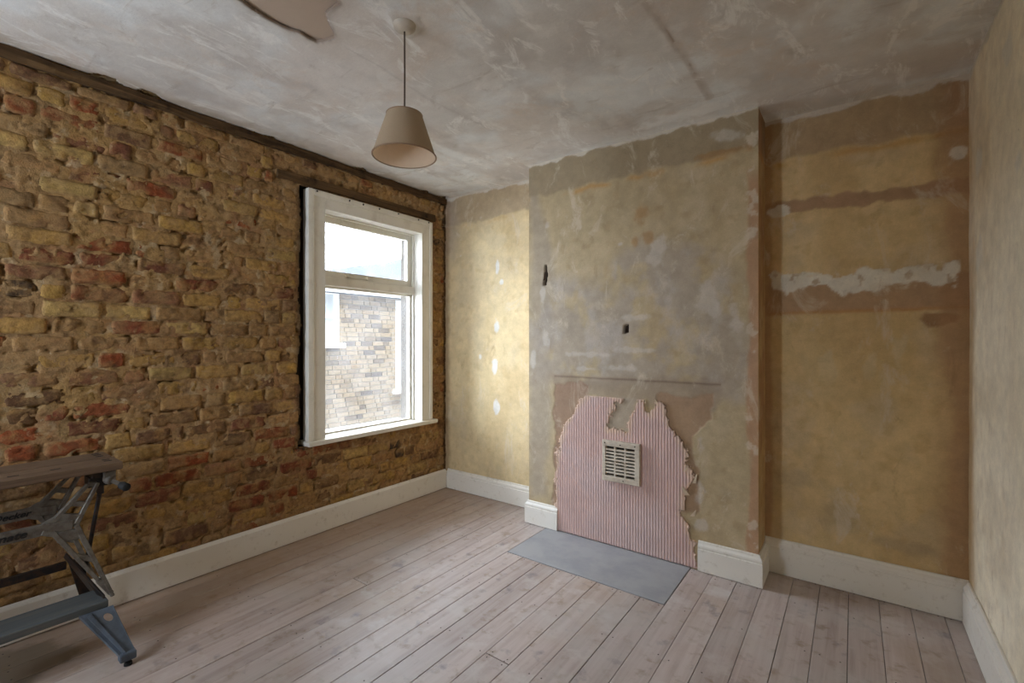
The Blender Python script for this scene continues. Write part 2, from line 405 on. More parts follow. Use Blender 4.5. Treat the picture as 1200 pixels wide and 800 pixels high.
# ================================================================== LEFT WALL: bare brick
HY = (1.685, 2.925); HZ = (0.60, 2.425)
BR_MORT = S(166, 132, 90)
def wl_keep(y, z):
    j = (fbm(z, y, 0.07, 4, 3) - 0.5) * 0.05
    return ~((y > HY[0] + j) & (y < HY[1]) & (z > HZ[0] + 0.02) & (z < HZ[1] + 0.0))
def wl_disp(y, z):
    n = (fbm(y, z, 0.10, 3, 5, 0.6) - 0.5) * 0.020 + (fbm(y, z, 0.025, 6, 4) - 0.5) * 0.010
    pit = sst(0.67, 0.74, fbm(y, z, 0.05, 9, 4)) * 0.02
    return n - pit
def wl_col(y, z):
    col = np.tile(BR_MORT, (len(y), 1))
    col = mixc(col, sst(0.40, 0.62, fbm(y, z, 0.35, 11, 4)), S(172, 136, 84), 0.8)
    col = mixc(col, sst(0.5, 0.68, fbm(y, z, 0.16, 12, 5)), S(170, 142, 102), 0.6)
    col = mixc(col, sst(0.55, 0.7, fbm(y, z, 0.12, 13, 5)), S(150, 104, 72), 0.5)
    col = mixc(col, sst(0.60, 0.68, fbm(y, z, 0.045, 14, 4)), S(96, 70, 48), 0.5)
    col = mixc(col, sst(0.66, 0.72, fbm(y, z, 0.06, 15, 4)), S(206, 186, 150), 0.45)
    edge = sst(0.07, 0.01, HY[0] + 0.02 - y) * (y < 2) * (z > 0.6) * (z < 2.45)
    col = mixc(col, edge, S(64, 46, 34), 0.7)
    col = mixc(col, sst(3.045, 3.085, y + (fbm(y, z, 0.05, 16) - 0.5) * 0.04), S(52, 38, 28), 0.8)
    return col
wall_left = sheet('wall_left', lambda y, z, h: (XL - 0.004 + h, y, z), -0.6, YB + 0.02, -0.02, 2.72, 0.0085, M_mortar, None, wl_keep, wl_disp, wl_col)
tag(wall_left, 'bare wall of yellow and red stock bricks with crumbling mortar', 'wall', kind='structure')

BRK = {'yellow': [S(194, 154, 84), S(188, 148, 86), S(200, 166, 102), S(184, 144, 82)],
       'tan': [S(172, 132, 84), S(182, 140, 92), S(164, 126, 84), S(176, 142, 98)],
       'red': [S(154, 82, 48), S(144, 80, 54), S(156, 90, 56), S(136, 84, 60), S(152, 104, 74)],
       'brown': [S(132, 98, 66), S(122, 88, 62), S(140, 102, 76)],
       'dark': [S(84, 68, 54), S(92, 74, 58)]}
red_spots = [onX(u, v, XL) + (r,) for u, v, r in [(130, 165, .3), (110, 185, .2), (190, 190, .22), (240, 265, .28), (265, 270, .2), (205, 240, .2),
             (100, 310, .2), (170, 330, .22), (60, 330, .2), (330, 210, .2), (300, 175, .15), (130, 430, .3), (250, 465, .15), (90, 490, .22), (300, 590, .35),
             (330, 570, .35), (200, 540, .2), (60, 540, .2), (20, 310, .15)]]
yel_spots = [onX(u, v, XL) + (r,) for u, v, r in [(150, 230, .25), (280, 160, .3), (200, 380, .4), (60, 400, .25), (230, 420, .3), (300, 460, .3), (330, 300, .4), (450, 540, .4), (300, 600, .2), (515, 350, .5)]]
def brick_colour(y, z):
    w = {'yellow': 1.0, 'tan': 1.3, 'red': 0.30, 'brown': 0.45, 'dark': 0.05}
    for a, b, r in red_spots:
        w['red'] += 4.0 * math.exp(-((y - a) ** 2 + (z - b) ** 2) / (r * 0.55) ** 2)
    for a, b, r in yel_spots:
        w['yellow'] += 2.0 * math.exp(-((y - a) ** 2 + (z - b) ** 2) / (r * 0.6) ** 2)
    if z < 0.75: w['brown'] += 0.5; w['red'] += 0.2
    t = rnd.random() * sum(w.values())
    for k, q in w.items():
        t -= q
        if t <= 0: break
    c = rnd.choice(BRK[k]) * rnd.uniform(0.70, 1.02)
    return c, k
def brick_mesh(y0, y1, z0, z1, proud, base, seed):
    """one weathered brick: irregular face, worn rounded arrises"""
    r = random.Random(seed); L, H = y1 - y0, z1 - z0
    ny = max(5, int(L / 0.014)); nz = 6
    Y, Z = np.meshgrid(np.linspace(y0, y1, ny + 1), np.linspace(z0, z1, nz + 1), indexing='ij')
    ey = np.minimum(Y - y0, y1 - Y); ez = np.minimum(Z - z0, z1 - Z)
    wob = 0.007
    sy = (fbm(Y, Z, 0.035, seed % 37, 3) - 0.5) * 2 * wob; sz = (fbm(Y, Z, 0.03, (seed + 5) % 37, 3) - 0.5) * 2 * wob
    cor = np.exp(-((ey / 0.012) ** 2 + (ez / 0.010) ** 2)) * r.uniform(0.001, 0.005)
    Yd = Y + sy + np.where(Y < (y0 + y1) / 2, cor, -cor); Zd = Z + sz + np.where(Z < (z0 + z1) / 2, cor, -cor)
    e = np.minimum(ey / 0.011, ez / 0.011)
    h = proud + (fbm(Y, Z, 0.045, 21, 4) - 0.5) * 0.008 + (fbm(Y, Z, 0.02, 22, 3) - 0.5) * 0.006 - (1 - np.clip(e, 0, 1)) ** 2 * 0.006
    h += (Y - y0) / L * r.uniform(-0.004, 0.004) + (Z - z0) / H * r.uniform(-0.005, 0.004)
    chip = sst(0.62, 0.7, fbm(Y, Z, 0.04, 23, 3)); h = h - chip * 0.008
    col = np.tile(base, ((ny + 1) * (nz + 1), 1))
    yf, zf = Yd.ravel(), Zd.ravel()
    smear = sst(0.46, 0.62, fbm(yf, zf, 0.09, 12, 6, 0.6)); col = mixc(col, smear, S(164, 131, 88), 0.55)
    col = mixc(col, sst(0.57, 0.68, fbm(yf, zf, 0.05, 31, 4)), S(178, 138, 84), 0.5)
    col = mixc(col, sst(0.62, 0.7, fbm(yf, zf, 0.04, 14, 4)), S(96, 70, 50), 0.4)
    ed = 1 - np.clip(e.ravel(), 0, 1); col = mixc(col, ed * sst(0.42, 0.58, fbm(yf, zf, 0.06, 33, 3)), BR_MORT, 0.75)
    idx = np.arange((ny + 1) * (nz + 1)).reshape(ny + 1, nz + 1)
    q = np.stack([idx[:-1, :-1], idx[1:, :-1], idx[1:, 1:], idx[:-1, 1:]], -1).reshape(-1, 4).tolist()
    ring = list(idx[:, 0]) + list(idx[-1, 1:]) + list(idx[-2::-1, -1]) + list(idx[0, -2:0:-1])
    n0 = idx.size
    co = np.stack([(XL + h).ravel(), yf, zf], -1)
    back = co[ring].copy(); back[:, 0] = XL - 0.035
    cc = np.concatenate([col, col[ring]])
    n = len(ring)
    q += [[int(ring[(i + 1) % n]), int(ring[i]), n0 + i, n0 + (i + 1) % n] for i in range(n)]
    return np.concatenate([co, back]), q, cc
COURSE = 0.0835
specs = []
zi = 0.045; ci = 0
while zi < 2.60:
    z0, z1 = zi, min(zi + COURSE, 2.615)
    if z1 - z0 < 0.04: break
    y = -0.58 + (0.115 if ci % 2 else 0.0) + rnd.uniform(-0.04, 0.04)
    inwin = z1 > HZ[0] + 0.03 and z0 < HZ[1] - 0.02
    inlint = z1 > 2.43 and z0 < 2.50
    while y < YB - 0.02:
        L = rnd.uniform(0.205, 0.235) if rnd.random() < 0.62 else rnd.uniform(0.10, 0.122)
        if z0 > 2.49 and y > 1.4: L = rnd.uniform(0.10, 0.13)
        a, b = y, min(y + L, YB - 0.018); y += L + 0.004
        if inwin:
            j = HY[0] + rnd.uniform(-0.035, 0.012)
            if a < 2.0 and b > j - 0.03: b = j
            if b > HY[0] + 0.05 and a < HY[1] + 0.012: a = HY[1] + 0.012
            if a > HY[0] - 0.06 and b < HY[1]: continue
        if inlint and b > 1.52 and a < 2.97:
            if a < 1.5: b = 1.51
            else: continue
        if b - a < 0.045: continue
        jw = rnd.uniform(0.004, 0.008)
        specs.append((a + jw, b - jw, z0 + jw * 0.9, z1 - jw * 0.9))
    zi += COURSE; ci += 1
ranked = []
for s in specs:
    u, v, d = proj((XL, (s[0] + s[1]) / 2, (s[2] + s[3]) / 2))
    area = (s[1] - s[0]) * (s[3] - s[2]) / d ** 3 * abs(Vector((XL, (s[0] + s[1]) / 2, 0)).dot(Vector((1, 0, 0))))
    vis = u > -12 and s[3] > 0.16
    ranked.append((area if vis else -1, s))
ranked.sort(key=lambda q: -q[0])
rest_v, rest_f, rest_c = [], [], []; nb = 0
for i, (ar, s) in enumerate(ranked):
    c, kind = brick_colour((s[0] + s[1]) / 2, (s[2] + s[3]) / 2)
    proud = rnd.uniform(-0.003, 0.006)
    co, q, cc = brick_mesh(*s, proud, c, i * 13 + 5)
    if i < 300 and ar > 0:
        me = bpy.data.meshes.new('brick'); me.from_pydata(co.tolist(), [], q); setcol(me, cc)
        me.polygons.foreach_set('use_smooth', np.ones(len(me.polygons), bool))
        recentre(link('brick', me, M_brick, wall_left))
    else:
        rest_v.append(co); rest_c.append(cc); rest_f += [[k + nb for k in f] for f in q]; nb += len(co)
me = bpy.data.meshes.new('brickwork_edge'); me.from_pydata(np.concatenate(rest_v).tolist(), [], rest_f); setcol(me, np.concatenate(rest_c))
me.polygons.foreach_set('use_smooth', np.ones(len(me.polygons), bool))
tag(link('brickwork_edge', me, M_brick, wall_left), kind='stuff')

def rough_beam(name, x0, x1, y0, y1, z0, z1, mat, parent, amp=0.006, seed=3, n=60):
    V, Fc = [], []
    for i in range(n + 1):
        y = y0 + (y1 - y0) * i / n
        for k, (x, z) in enumerate(((x0, z0), (x1, z0), (x1, (z0 + z1) / 2), (x1, z1), (x0, z1))):
            dz = (float(fbm(np.array([y]), np.array([k * 3.7]), 0.09, seed, 4)[0]) - 0.5) * 2 * amp
            dx = (float(fbm(np.array([y]), np.array([k * 5.1 + 9]), 0.12, seed + 1, 4)[0]) - 0.5) * 2 * amp
            V.append((x + (dx if k in (1, 2, 3) else 0), y, z + dz))
    for i in range(n):
        for k in range(5): a = i * 5 + k; b = i * 5 + (k + 1) % 5; Fc.append((a, b, b + 5, a + 5))
    Fc += [(4, 3, 2, 1, 0), tuple(n * 5 + k for k in range(5))]
    return MB().add(V, Fc).build(name, mat, parent)
rough_beam('wall_plate', XL - 0.08, XL + 0.018, -0.6, YB - 0.005, 2.615, 2.664, M_timber, wall_left, 0.010, 5, 120)
rough_beam('window_lintel', XL - 0.1, XL + 0.012, 1.53, 2.955, 2.432, 2.488, M_timber, wall_left, 0.006, 9, 60)
# outer leaf round the window opening, raised to cut sky on the neighbour
ol = MB()
OY0, OY1, OZ0, OZ1 = 1.86, 2.80, 0.63, 2.30
ol.box(-3.325, -3.20, -4.0, OY0, -3.2, 7.0); ol.box(-3.325, -3.20, OY1, 11.0, -3.2, 7.0)
ol.box(-3.325, -3.20, OY0, OY1, -3.2, OZ0); ol.box(-3.325, -3.20, OY0, OY1, OZ1, 7.0)
M_outer = pm('outer_brick', S(60, 54, 46), 0.95, 0, c2=S(50, 45, 38), spec=0.05, scale=12)
ol.build('outer_leaf', M_outer, wall_left)
gap = MB()                                      # rubble core seen in the gap beside the frame
gap.box(-3.20, -3.13, 1.5, 1.80, 0.5, 2.6); gap.box(-3.20, -3.13, 2.85, 3.1, 0.5, 2.6); gap.box(-3.20, -3.13, 1.5, 3.1, 2.36, 2.6); gap.box(-3.20, -3.13, 1.5, 3.1, 0.4, 0.60)
gap.build('wall_core', M_dark, wall_left)

# ================================================================== BACK WALL, CHIMNEY BREAST, RIGHT WALL
OCHRE = S(205, 180, 134); BROWN = S(168, 134, 98); GREY = S(176, 164, 148); FILL = S(226, 220, 204)
def base_plaster(x, z, seed, warm=OCHRE):
    col = np.tile(warm, (len(x), 1))
    col = mixc(col, sst(0.38, 0.68, fbm(x, z, 0.6, seed, 4)), warm * 1.12 + 0.02, 0.8)
    col = mixc(col, sst(0.45, 0.75, fbm(x, z * 0.35, 0.25, seed + 1, 5)), warm * np.array([0.86, 0.80, 0.72]), 0.6)
    col = mixc(col, sst(0.48, 0.72, fbm(x, z, 0.2, seed + 2, 5)), S(196, 180, 152), 0.35)
    col = mixc(col, sst(0.60, 0.76, fbm(x, z, 0.06, seed + 3, 5)), warm * np.array([0.80, 0.72, 0.62]), 0.35)
    return col
def pl_disp(x, z): return (fbm(x, z, 0.4, 2, 3) - 0.5) * 0.008 + (fbm(x, z, 0.07, 5, 3) - 0.5) * 0.002

def topband(col, x, z, zl, seed, c=S(158, 134, 106)):
    n = (fbm(x, z, 0.12, seed, 5) - 0.5) * 0.08
    col = mixc(col, sst(zl - 0.015, zl + 0.015, z + n), c, 0.85)
    col = mixc(col, np.exp(-((z + n * 0.6 - zl + 0.025) / 0.018) ** 2) * sst(0.4, 0.6, fbm(x, z, 0.2, seed + 1)), S(196, 146, 76), 0.6)
    return col
def ceiling_fillet(col, x, z, cz, seed, w=0.03):
    return mixc(col, sst(-0.006, 0.006, z - cz + w + (fbm(x, z, 0.1, seed, 5) - 0.5) * 0.07), S(214, 206, 192), 0.9)

# left alcove
LD = [onY(u, v, YB) + (rx, rz) for u, v, rx, rz in [(583, 312, .022, .06), (582, 383, .034, .055), (580, 431, .034, .075), (563, 418, .018, .02), (582, 477, .034, .07), (540, 300, .006, .006), (588, 330, .02, .02)]]
def la_col(x, z):
    col = base_plaster(x, z, 1, S(214, 194, 152))
    col = topband(col, x, z, 2.42, 4, S(176, 156, 128))
    col = mixc(col, sst(-2.86, -3.0, x + (fbm(x, z, 0.15, 6, 4) - 0.5) * 0.2) * sst(1.9, 2.3, z), S(172, 156, 140), 0.6)
    col = mixc(col, sst(-2.98, -3.03, x + (fbm(x, z, 0.05, 6, 4) - 0.5) * 0.04), S(150, 118, 84), 0.6)
    for i, (cx, cz, rx, rz) in enumerate(LD): col = mixc(col, ell(x, z, cx, cz, rx, rz, 0.6, 0.15, 9 + i), S(218, 216, 210), 0.9)
    return ceiling_fillet(col, x, z, ceil_z(x), 8, 0.02)
wall_back = sheet('wall_back', lambda x, z, h: (x, YB - h, z), XL - 0.15, CHX0 + 0.05, -0.02, 2.72, 0.009, M_plaster, None, None, pl_disp, la_col)
tag(wall_back, 'cream plaster wall of the alcove between window wall and chimney breast', 'wall', kind='structure')

# right alcove
P = lambda u, v: onY(u, v, YB)
white_strip = [P(902, 322), P(925, 318), P(960, 322), P(985, 324), P(1012, 316), P(1050, 316), P(1085, 310), P(1120, 308), P(1121, 330), P(1085, 334), P(1040, 336), P(1000, 340), P(985, 343), P(960, 336), P(925, 340), P(903, 344)]
def ra_col(x, z):
    col = base_plaster(x, z, 12, S(210, 184, 136))
    col = topband(col, x, z, 2.40, 13, S(176, 152, 120))
    nz = (fbm(x, z, 0.07, 14, 5) - 0.5)
    zb = 2.128 - 0.035 * (x + 0.4)
    col = mixc(col, sst(0.045, 0.03, np.abs(z - zb + nz * 0.05)), S(174, 140, 110), 0.9)
    col = mixc(col, sst(0.01, -0.01, np.abs(z - 1.60 + nz * 0.03) - 0.082), S(178, 146, 114), 0.9)
    col = mixc(col, np.exp(-((z - 1.513 + nz * 0.02) / 0.010) ** 2), S(176, 116, 60), 0.6)
    col = mixc(col, sst(0.5, 0.62, fbm(x * 2.5, z, 0.16, 18, 4)) * sst(1.5, 1.4, z) * sst(1.0, 1.3, z) * sst(-0.3, -0.1, x) * sst(0.4, 0.2, x), S(208, 190, 150), 0.7)
    col = mixc(col, ell(x, z, *P(1102, 375), .07, .035, 0.8, 0.2, 19), S(150, 112, 78), 0.8)
    col = mixc(col, sst(0.30, 0.40, x + (fbm(x, z * 0.4, 0.1, 20, 4) - 0.5) * 0.12), S(172, 134, 98), 0.7)
    col = mixc(col, sst(-0.365, -0.395, x + (fbm(x, z * 0.4, 0.06, 21, 4) - 0.5) * 0.05), S(178, 140, 102), 0.7)
    for i, (u, v, rx, rz) in enumerate([(935, 560, .09, .05), (985, 605, .08, .07), (1060, 640, .1, .03)]):
        col = mixc(col, ell(x, z, *P(u, v), rx, rz, 0.6, 0.5, 41 + i), S(172, 154, 122), 0.55)
    col = mixc(col, blob(x, z, white_strip, 0.045, 0.006, 22, 0.06), FILL, 0.95)
    col = mixc(col, sst(0.63, 0.68, fbm(x, z, 0.05, 24, 4)) * blob(x, z, white_strip, 0.02, 0.02, 22), S(176, 146, 112), 0.7)
    col = mixc(col, ell(x, z, *P(913, 247), .055, .035, 0.7, 0.15, 23), FILL, 0.9)
    col = mixc(col, ell(x, z, *P(1125, 178), .03, .03, 0.8, 0.2, 24), FILL, 0.8)
    return ceiling_fillet(col, x, z, ceil_z(x), 25, 0.022)
def ra_disp(x, z): return pl_disp(x, z) + blob(x, z, white_strip, 0.045, 0.006, 22, 0.06) * 0.004
walt = sheet('wall_back_alcove', lambda x, z, h: (x, YB - h, z), CHX1 - 0.05, XR + 0.15, -0.02, 2.72, 0.008, M_plaster, None, None, ra_disp, ra_col)
tag(walt, 'ochre plaster wall of the recess with two old shelf scars', 'wall', kind='structure')

# chimney breast front with its two cheeks
Q = lambda u, v: onY(u, v, CHY)
fire_l = [Q(648, 447), Q(692, 450), Q(690, 470), Q(670, 490), Q(660, 540), Q(655, 590), Q(648, 590), Q(650, 520)]
fire_band = [Q(648, 441), Q(850, 445), Q(848, 470), Q(835, 480), Q(740, 470), Q(690, 462), Q(650, 455)]
fire_r = [Q(770, 462), Q(835, 462), Q(832, 490), Q(815, 510), Q(812, 535), Q(822, 560), Q(820, 600), Q(800, 600), Q(800, 540), Q(790, 510), Q(775, 490)]
hole1 = [Q(638.5, 311), Q(640, 310), Q(641.5, 322), Q(639.5, 334), Q(636.5, 334), Q(637.5, 325)]
hole2 = [Q(731, 381), Q(736, 380), Q(736, 390), Q(730, 391)]
def ch_col(x, z):
    col = base_plaster(x, z, 26, S(186, 168, 134))
    g = blob(x, z, [Q(622, 360), Q(650, 330), Q(700, 320), Q(735, 270), Q(820, 280), Q(865, 330), Q(872, 470), Q(760, 450), Q(622, 450)], 0.10, 0.09, 27, 0.3)
    col = mixc(col, g * sst(0.3, 0.55, fbm(x, z, 0.12, 28, 5)), S(172, 160, 145), 0.75)
    col = mixc(col, sst(0.5, 0.72, fbm(x, z * 0.6, 0.16, 29, 6, 0.6)) * g, S(190, 182, 174), 0.55)
    col = mixc(col, blob(x, z, [Q(622, 200), Q(650, 300), Q(640, 580), Q(622, 580)], 0.03, 0.04, 30, 0.15), S(166, 154, 138), 0.65)
    col = topband(col, x, z, 2.425, 31, S(158, 142, 116))
    for i, (u, v, rx, rz) in enumerate([(752, 250, .05, .06), (760, 280, .03, .05), (745, 283, .02, .03), (850, 178, .12, .02)]):
        col = mixc(col, ell(x, z, *Q(u, v), rx, rz, 0.9, 0.4, 51 + i), S(170, 124, 66), 0.5)
    col = mixc(col, sst(-0.485, -0.465, x + (fbm(x, z * 0.3, 0.07, 34, 5) - 0.5) * 0.07) * sst(2.35, 2.2, z), S(182, 142, 110), 0.8)
    col = mixc(col, sst(0.6, 0.68, fbm(x, z, 0.06, 35, 4)) * sst(-0.5, -0.47, x), S(216, 204, 184), 0.6)
    col = mixc(col, blob(x, z, fire_band, 0.05, 0.02, 36, 0.09), S(160, 144, 126), 0.65)
    col = mixc(col, blob(x, z, fire_l, 0.03, 0.01, 37, 0.07), S(158, 130, 108), 0.9)
    col = mixc(col, blob(x, z, fire_r, 0.035, 0.008, 38, 0.08), S(168, 138, 110), 0.85)
    col = mixc(col, np.exp(-((z - Q(700, 443)[1] - (fbm(x, z, 0.1, 43) - .5) * 0.01) / 0.007) ** 2) * (x > Q(650, 440)[0]) * (x < Q(845, 440)[0]), S(120, 100, 84), 0.7)
    for i, (u, v, rx, rz) in enumerate([(795, 158, .0, .0), (848, 158, .07, .035), (641, 264, .022, .028), (727, 286, .02, .014), (862, 375, .03, .075), (636, 345, .02, .09), (640, 395, .03, .05), (625, 420, .02, .08),
                                        (745, 372, .10, .02), (742, 410, .11, .018), (690, 415, .12, .016), (725, 431, .13, .02), (690, 432, .08, .014), (820, 520, .02, .06), (820, 575, .025, .05), (822, 615, .03, .03), (770, 300, .05, .09), (830, 350, .05, .1)]):
        if rx > 0: col = mixc(col, ell(x, z, *Q(u, v), rx, rz, 1.1, 0.4, (60 + i) % 40), S(206, 199, 188), 0.55)
    col = mixc(col, blob(x, z, [Q(714, 466), Q(745, 466), Q(740, 506), Q(712, 506)], 0.02, 0.02, 44), S(176, 162, 144), 0.8)
    for hl in (hole1, hole2): col = mixc(col, blob(x, z, hl, 0.002, 0.004, 39, 0.02), S(48, 34, 24), 1.0)
    return ceiling_fillet(col, x, z, ceil_z(x), 32, 0.014)
def ch_disp(x, z):
    h = pl_disp(x, z)
    for hl in (hole1, hole2): h = h - blob(x, z, hl, 0.001, 0.004, 39, 0.02) * 0.03
    h = h - (blob(x, z, fire_r, 0.035, 0.008, 38, 0.08) + blob(x, z, fire_l, 0.03, 0.01, 37, 0.07)) * 0.003
    return h
wall_ch = sheet('wall_chimney', lambda x, z, h: (x, CHY - h, z), CHX0, CHX1, -0.02, 2.72, 0.007, M_plaster, None, None, ch_disp, ch_col)
tag(wall_ch, 'stained tan and grey plaster face of the projecting chimney breast', 'wall', kind='structure')
def ck_col(x, z):
    col = base_plaster(x, z, 30, S(190, 160, 110))
    col = topband(col, x, z, 2.42, 5)
    return mixc(col, sst(0.5, 0.62, fbm(x, z * .3, 0.08, 12, 4)), S(172, 130, 94), 0.7)
sheet('chimney_cheek', lambda y, z, h: (CHX1 + 0 * y, y, z), CHY - 0.001, YB + 0.05, -0.02, 2.72, 0.012, M_plaster, wall_ch, None, None, ck_col, flip=True)
sheet('chimney_cheek', lambda y, z, h: (CHX0 + 0 * y, y, z), CHY - 0.001, YB + 0.05, -0.02, 2.72, 0.012, M_plaster, wall_ch, None, None, ck_col)

# pink ribbed board closing the fireplace, torn round its edge
pink = [Q(648, 628), Q(652, 585), Q(650, 560), Q(656, 520), Q(664, 495), Q(676, 475), Q(690, 461), Q(712, 461), Q(729, 466), Q(718, 480), Q(714, 503), Q(735, 504), Q(741, 480), Q(748, 466), Q(754, 466), Q(757, 475), Q(763, 484), Q(768, 472), Q(776, 470), Q(783, 490), Q(795, 508), Q(806, 530), Q(806, 548), Q(814, 565), Q(802, 578), Q(800, 600), Q(808, 620), Q(816, 640), Q(820, 690), Q(700, 660)]
def pink_keep(x, z): return (poly_sd(x, z, pink) + (fbm(x, z, 0.05, 3, 5, 0.62) - 0.5) * 0.085 > 0) & (z > 0.004)
def pink_disp(x, z): return 0.012 + 0.0016 * np.sin(2 * np.pi * x / 0.0185) + (fbm(x, z, 0.3, 2, 3) - 0.5) * 0.003
def pink_col(x, z):
    col = np.tile(S(208, 182, 174), (len(x), 1))
    st = 0.5 + 0.5 * np.sin(2 * np.pi * x / 0.0185)
    col = mixc(col, 1 - st, S(196, 152, 144), 0.55)
    col = mixc(col, sst(0.45, 0.65, fbm(x, z, 0.3, 5, 4)), S(206, 184, 180), 0.6)
    col = mixc(col, sst(0.045, 0.004, poly_sd(x, z, pink) + (fbm(x, z, 0.03, 7, 3) - 0.5) * 0.03) * (z > 0.05), S(214, 186, 160), 0.7)
    return col
sheet('ribbed_board', lambda x, z, h: (x, CHY - h, z), -1.76, -0.68, 0.0, 0.98, 0.0031, M_pinkpaper, wall_ch, pink_keep, pink_disp, pink_col, resv=0.007, rim=-0.012)
# curled flakes of torn lining along the right edge
for i, (u, v, w, h, t) in enumerate([(814, 560, .022, .06, .3), (806, 575, .03, .05, -.5), (812, 600, .028, .045, .5), (819, 520, .014, .05, .1), (803, 548, .02, .04, .6), (653, 560, .010, .03, .2), (655, 540, .010, .025, -.3), (668, 492, .014, .02, .4), (757, 470, .010, .03, .1), (770, 470, .012, .024, -.2), (824, 575, .012, .035, .2)]):
    x, z = Q(u, v); V = []; Fc = []
    for k in range(5):
        a = k / 4; ww = w * (1 - 0.75 * a); yy = CHY - 0.013 - 0.012 * a * a
        V += [(x - ww / 2 + t * h * a, yy, z - h / 2 + h * a), (x + ww / 2 + t * h * a, yy - 0.004 * a, z - h / 2 + h * a + 0.004)]
    Fc = [(2 * k, 2 * k + 1, 2 * k + 3, 2 * k + 2) for k in range(4)]
    V2 = [(p[0], p[1] + 0.0015, p[2]) for p in V]
    n = len(V); m = MB().add(V + V2, Fc + [tuple(j + n for j in reversed(f)) for f in Fc] + [(2 * k, 2 * k + 2, 2 * k + 2 + n, 2 * k + n) for k in range(4)] + [(2 * k + 3, 2 * k + 1, 2 * k + 1 + n, 2 * k + 3 + n) for k in range(4)])
    m.build('torn_paper_flake', pm('torn_lining', S(206, 186, 158), 0.9) if i == 0 else bpy.data.materials['torn_lining'], wall_ch)

# right wall and rear wall
RW = lambda u, v: onX(u, v, XR)
def rw_col(y, z):
    col = base_plaster(y, z, 6, S(246, 236, 212))
    col = mixc(col, sst(2.92, 3.04, y + (fbm(y, z * 0.3, 0.1, 8, 4) - 0.5) * 0.12), S(200, 170, 122), 0.8)
    col = mixc(col, sst(0.45, 0.65, fbm(y, z * 0.25, 0.25, 9, 4)), S(238, 228, 204), 0.6)
    for i, (u, v, ry, rz) in enumerate([(1147, 190, .07, .06), (1147, 300, .07, .07), (1192, 190, .05, .04), (1180, 60, .06, .05)]):
        col = mixc(col, ell(y, z, *RW(u, v), ry, rz, 0.7, 0.2, 12 + i), FILL, 0.85)
    return ceiling_fillet(col, y, z, ceil_z(XR), 19, 0.02)
wall_right = sheet('wall_right', lambda y, z, h: (XR - h, y, z), YREAR, YB + 0.02, -0.02, 2.72, 0.014, M_plaster, None, None, pl_disp, rw_col, flip=True)
tag(wall_right, 'pale cream plaster wall facing the window', 'wall', kind='structure')
wall_rear = sheet('wall_rear', lambda x, z, h: (x, YREAR + h, z), XL - 0.15, XR + 0.15, -0.02, 2.72, 0.02, M_plaster, None, lambda x, z: ~((x > R2Y0) & (x < R2Y1) & (z > R2Z0) & (z < R2Z1)), pl_disp, lambda x, z: base_plaster(x, z, 18, S(222, 204, 164)), flip=True)
tag(wall_rear, 'plain cream plaster wall behind the viewpoint', 'wall', kind='structure')
wn = MB().box(XL - 0.05, XL - 0.02, YREAR - 0.1, -0.55, -0.02, 2.72).build('plaster_return', pm('plain_plaster', S(206, 184, 140), 0.9), wall_left)

# ================================================================== CEILING
hole = [onZ(u, v, 2.662) for u, v in [(283, 0), (298, 12), (318, 24), (340, 35), (352, 38), (362, 45), (371, 49), (381, 47), (391, 43), (390, 36), (385, 26), (381, 14), (390, 8), (398, 2)]]
hole += [(hole[-1][0] + 0.05, hole[-1][1] - 0.16), (hole[0][0] + 0.12, hole[0][1] - 0.22), (hole[0][0] - 0.01, hole[0][1] - 0.08)]
def ce_keep(x, y):
    return (poly_sd(x, y, hole) < 0) & (x > XL + 0.004 + sst(0.5, 0.75, fbm(y, x * 0, 0.15, 4, 4)) * 0.05)
cz = lambda u, v: onZ(u, v, 2.66)
crack = [cz(758, 0), cz(778, 30), cz(800, 62), cz(832, 112)]
crack2 = [cz(405, 55), cz(440, 75), cz(500, 115), cz(560, 145)]
def line_d(x, y, pts):
    d = np.full(x.shape, 1e9)
    for (x0, y0), (x1, y1) in zip(pts[:-1], pts[1:]):
        dx, dy = x1 - x0, y1 - y0; t = np.clip(((x - x0) * dx + (y - y0) * dy) / (dx * dx + dy * dy), 0, 1)
        d = np.minimum(d, np.hypot(x - x0 - t * dx, y - y0 - t * dy))
    return d
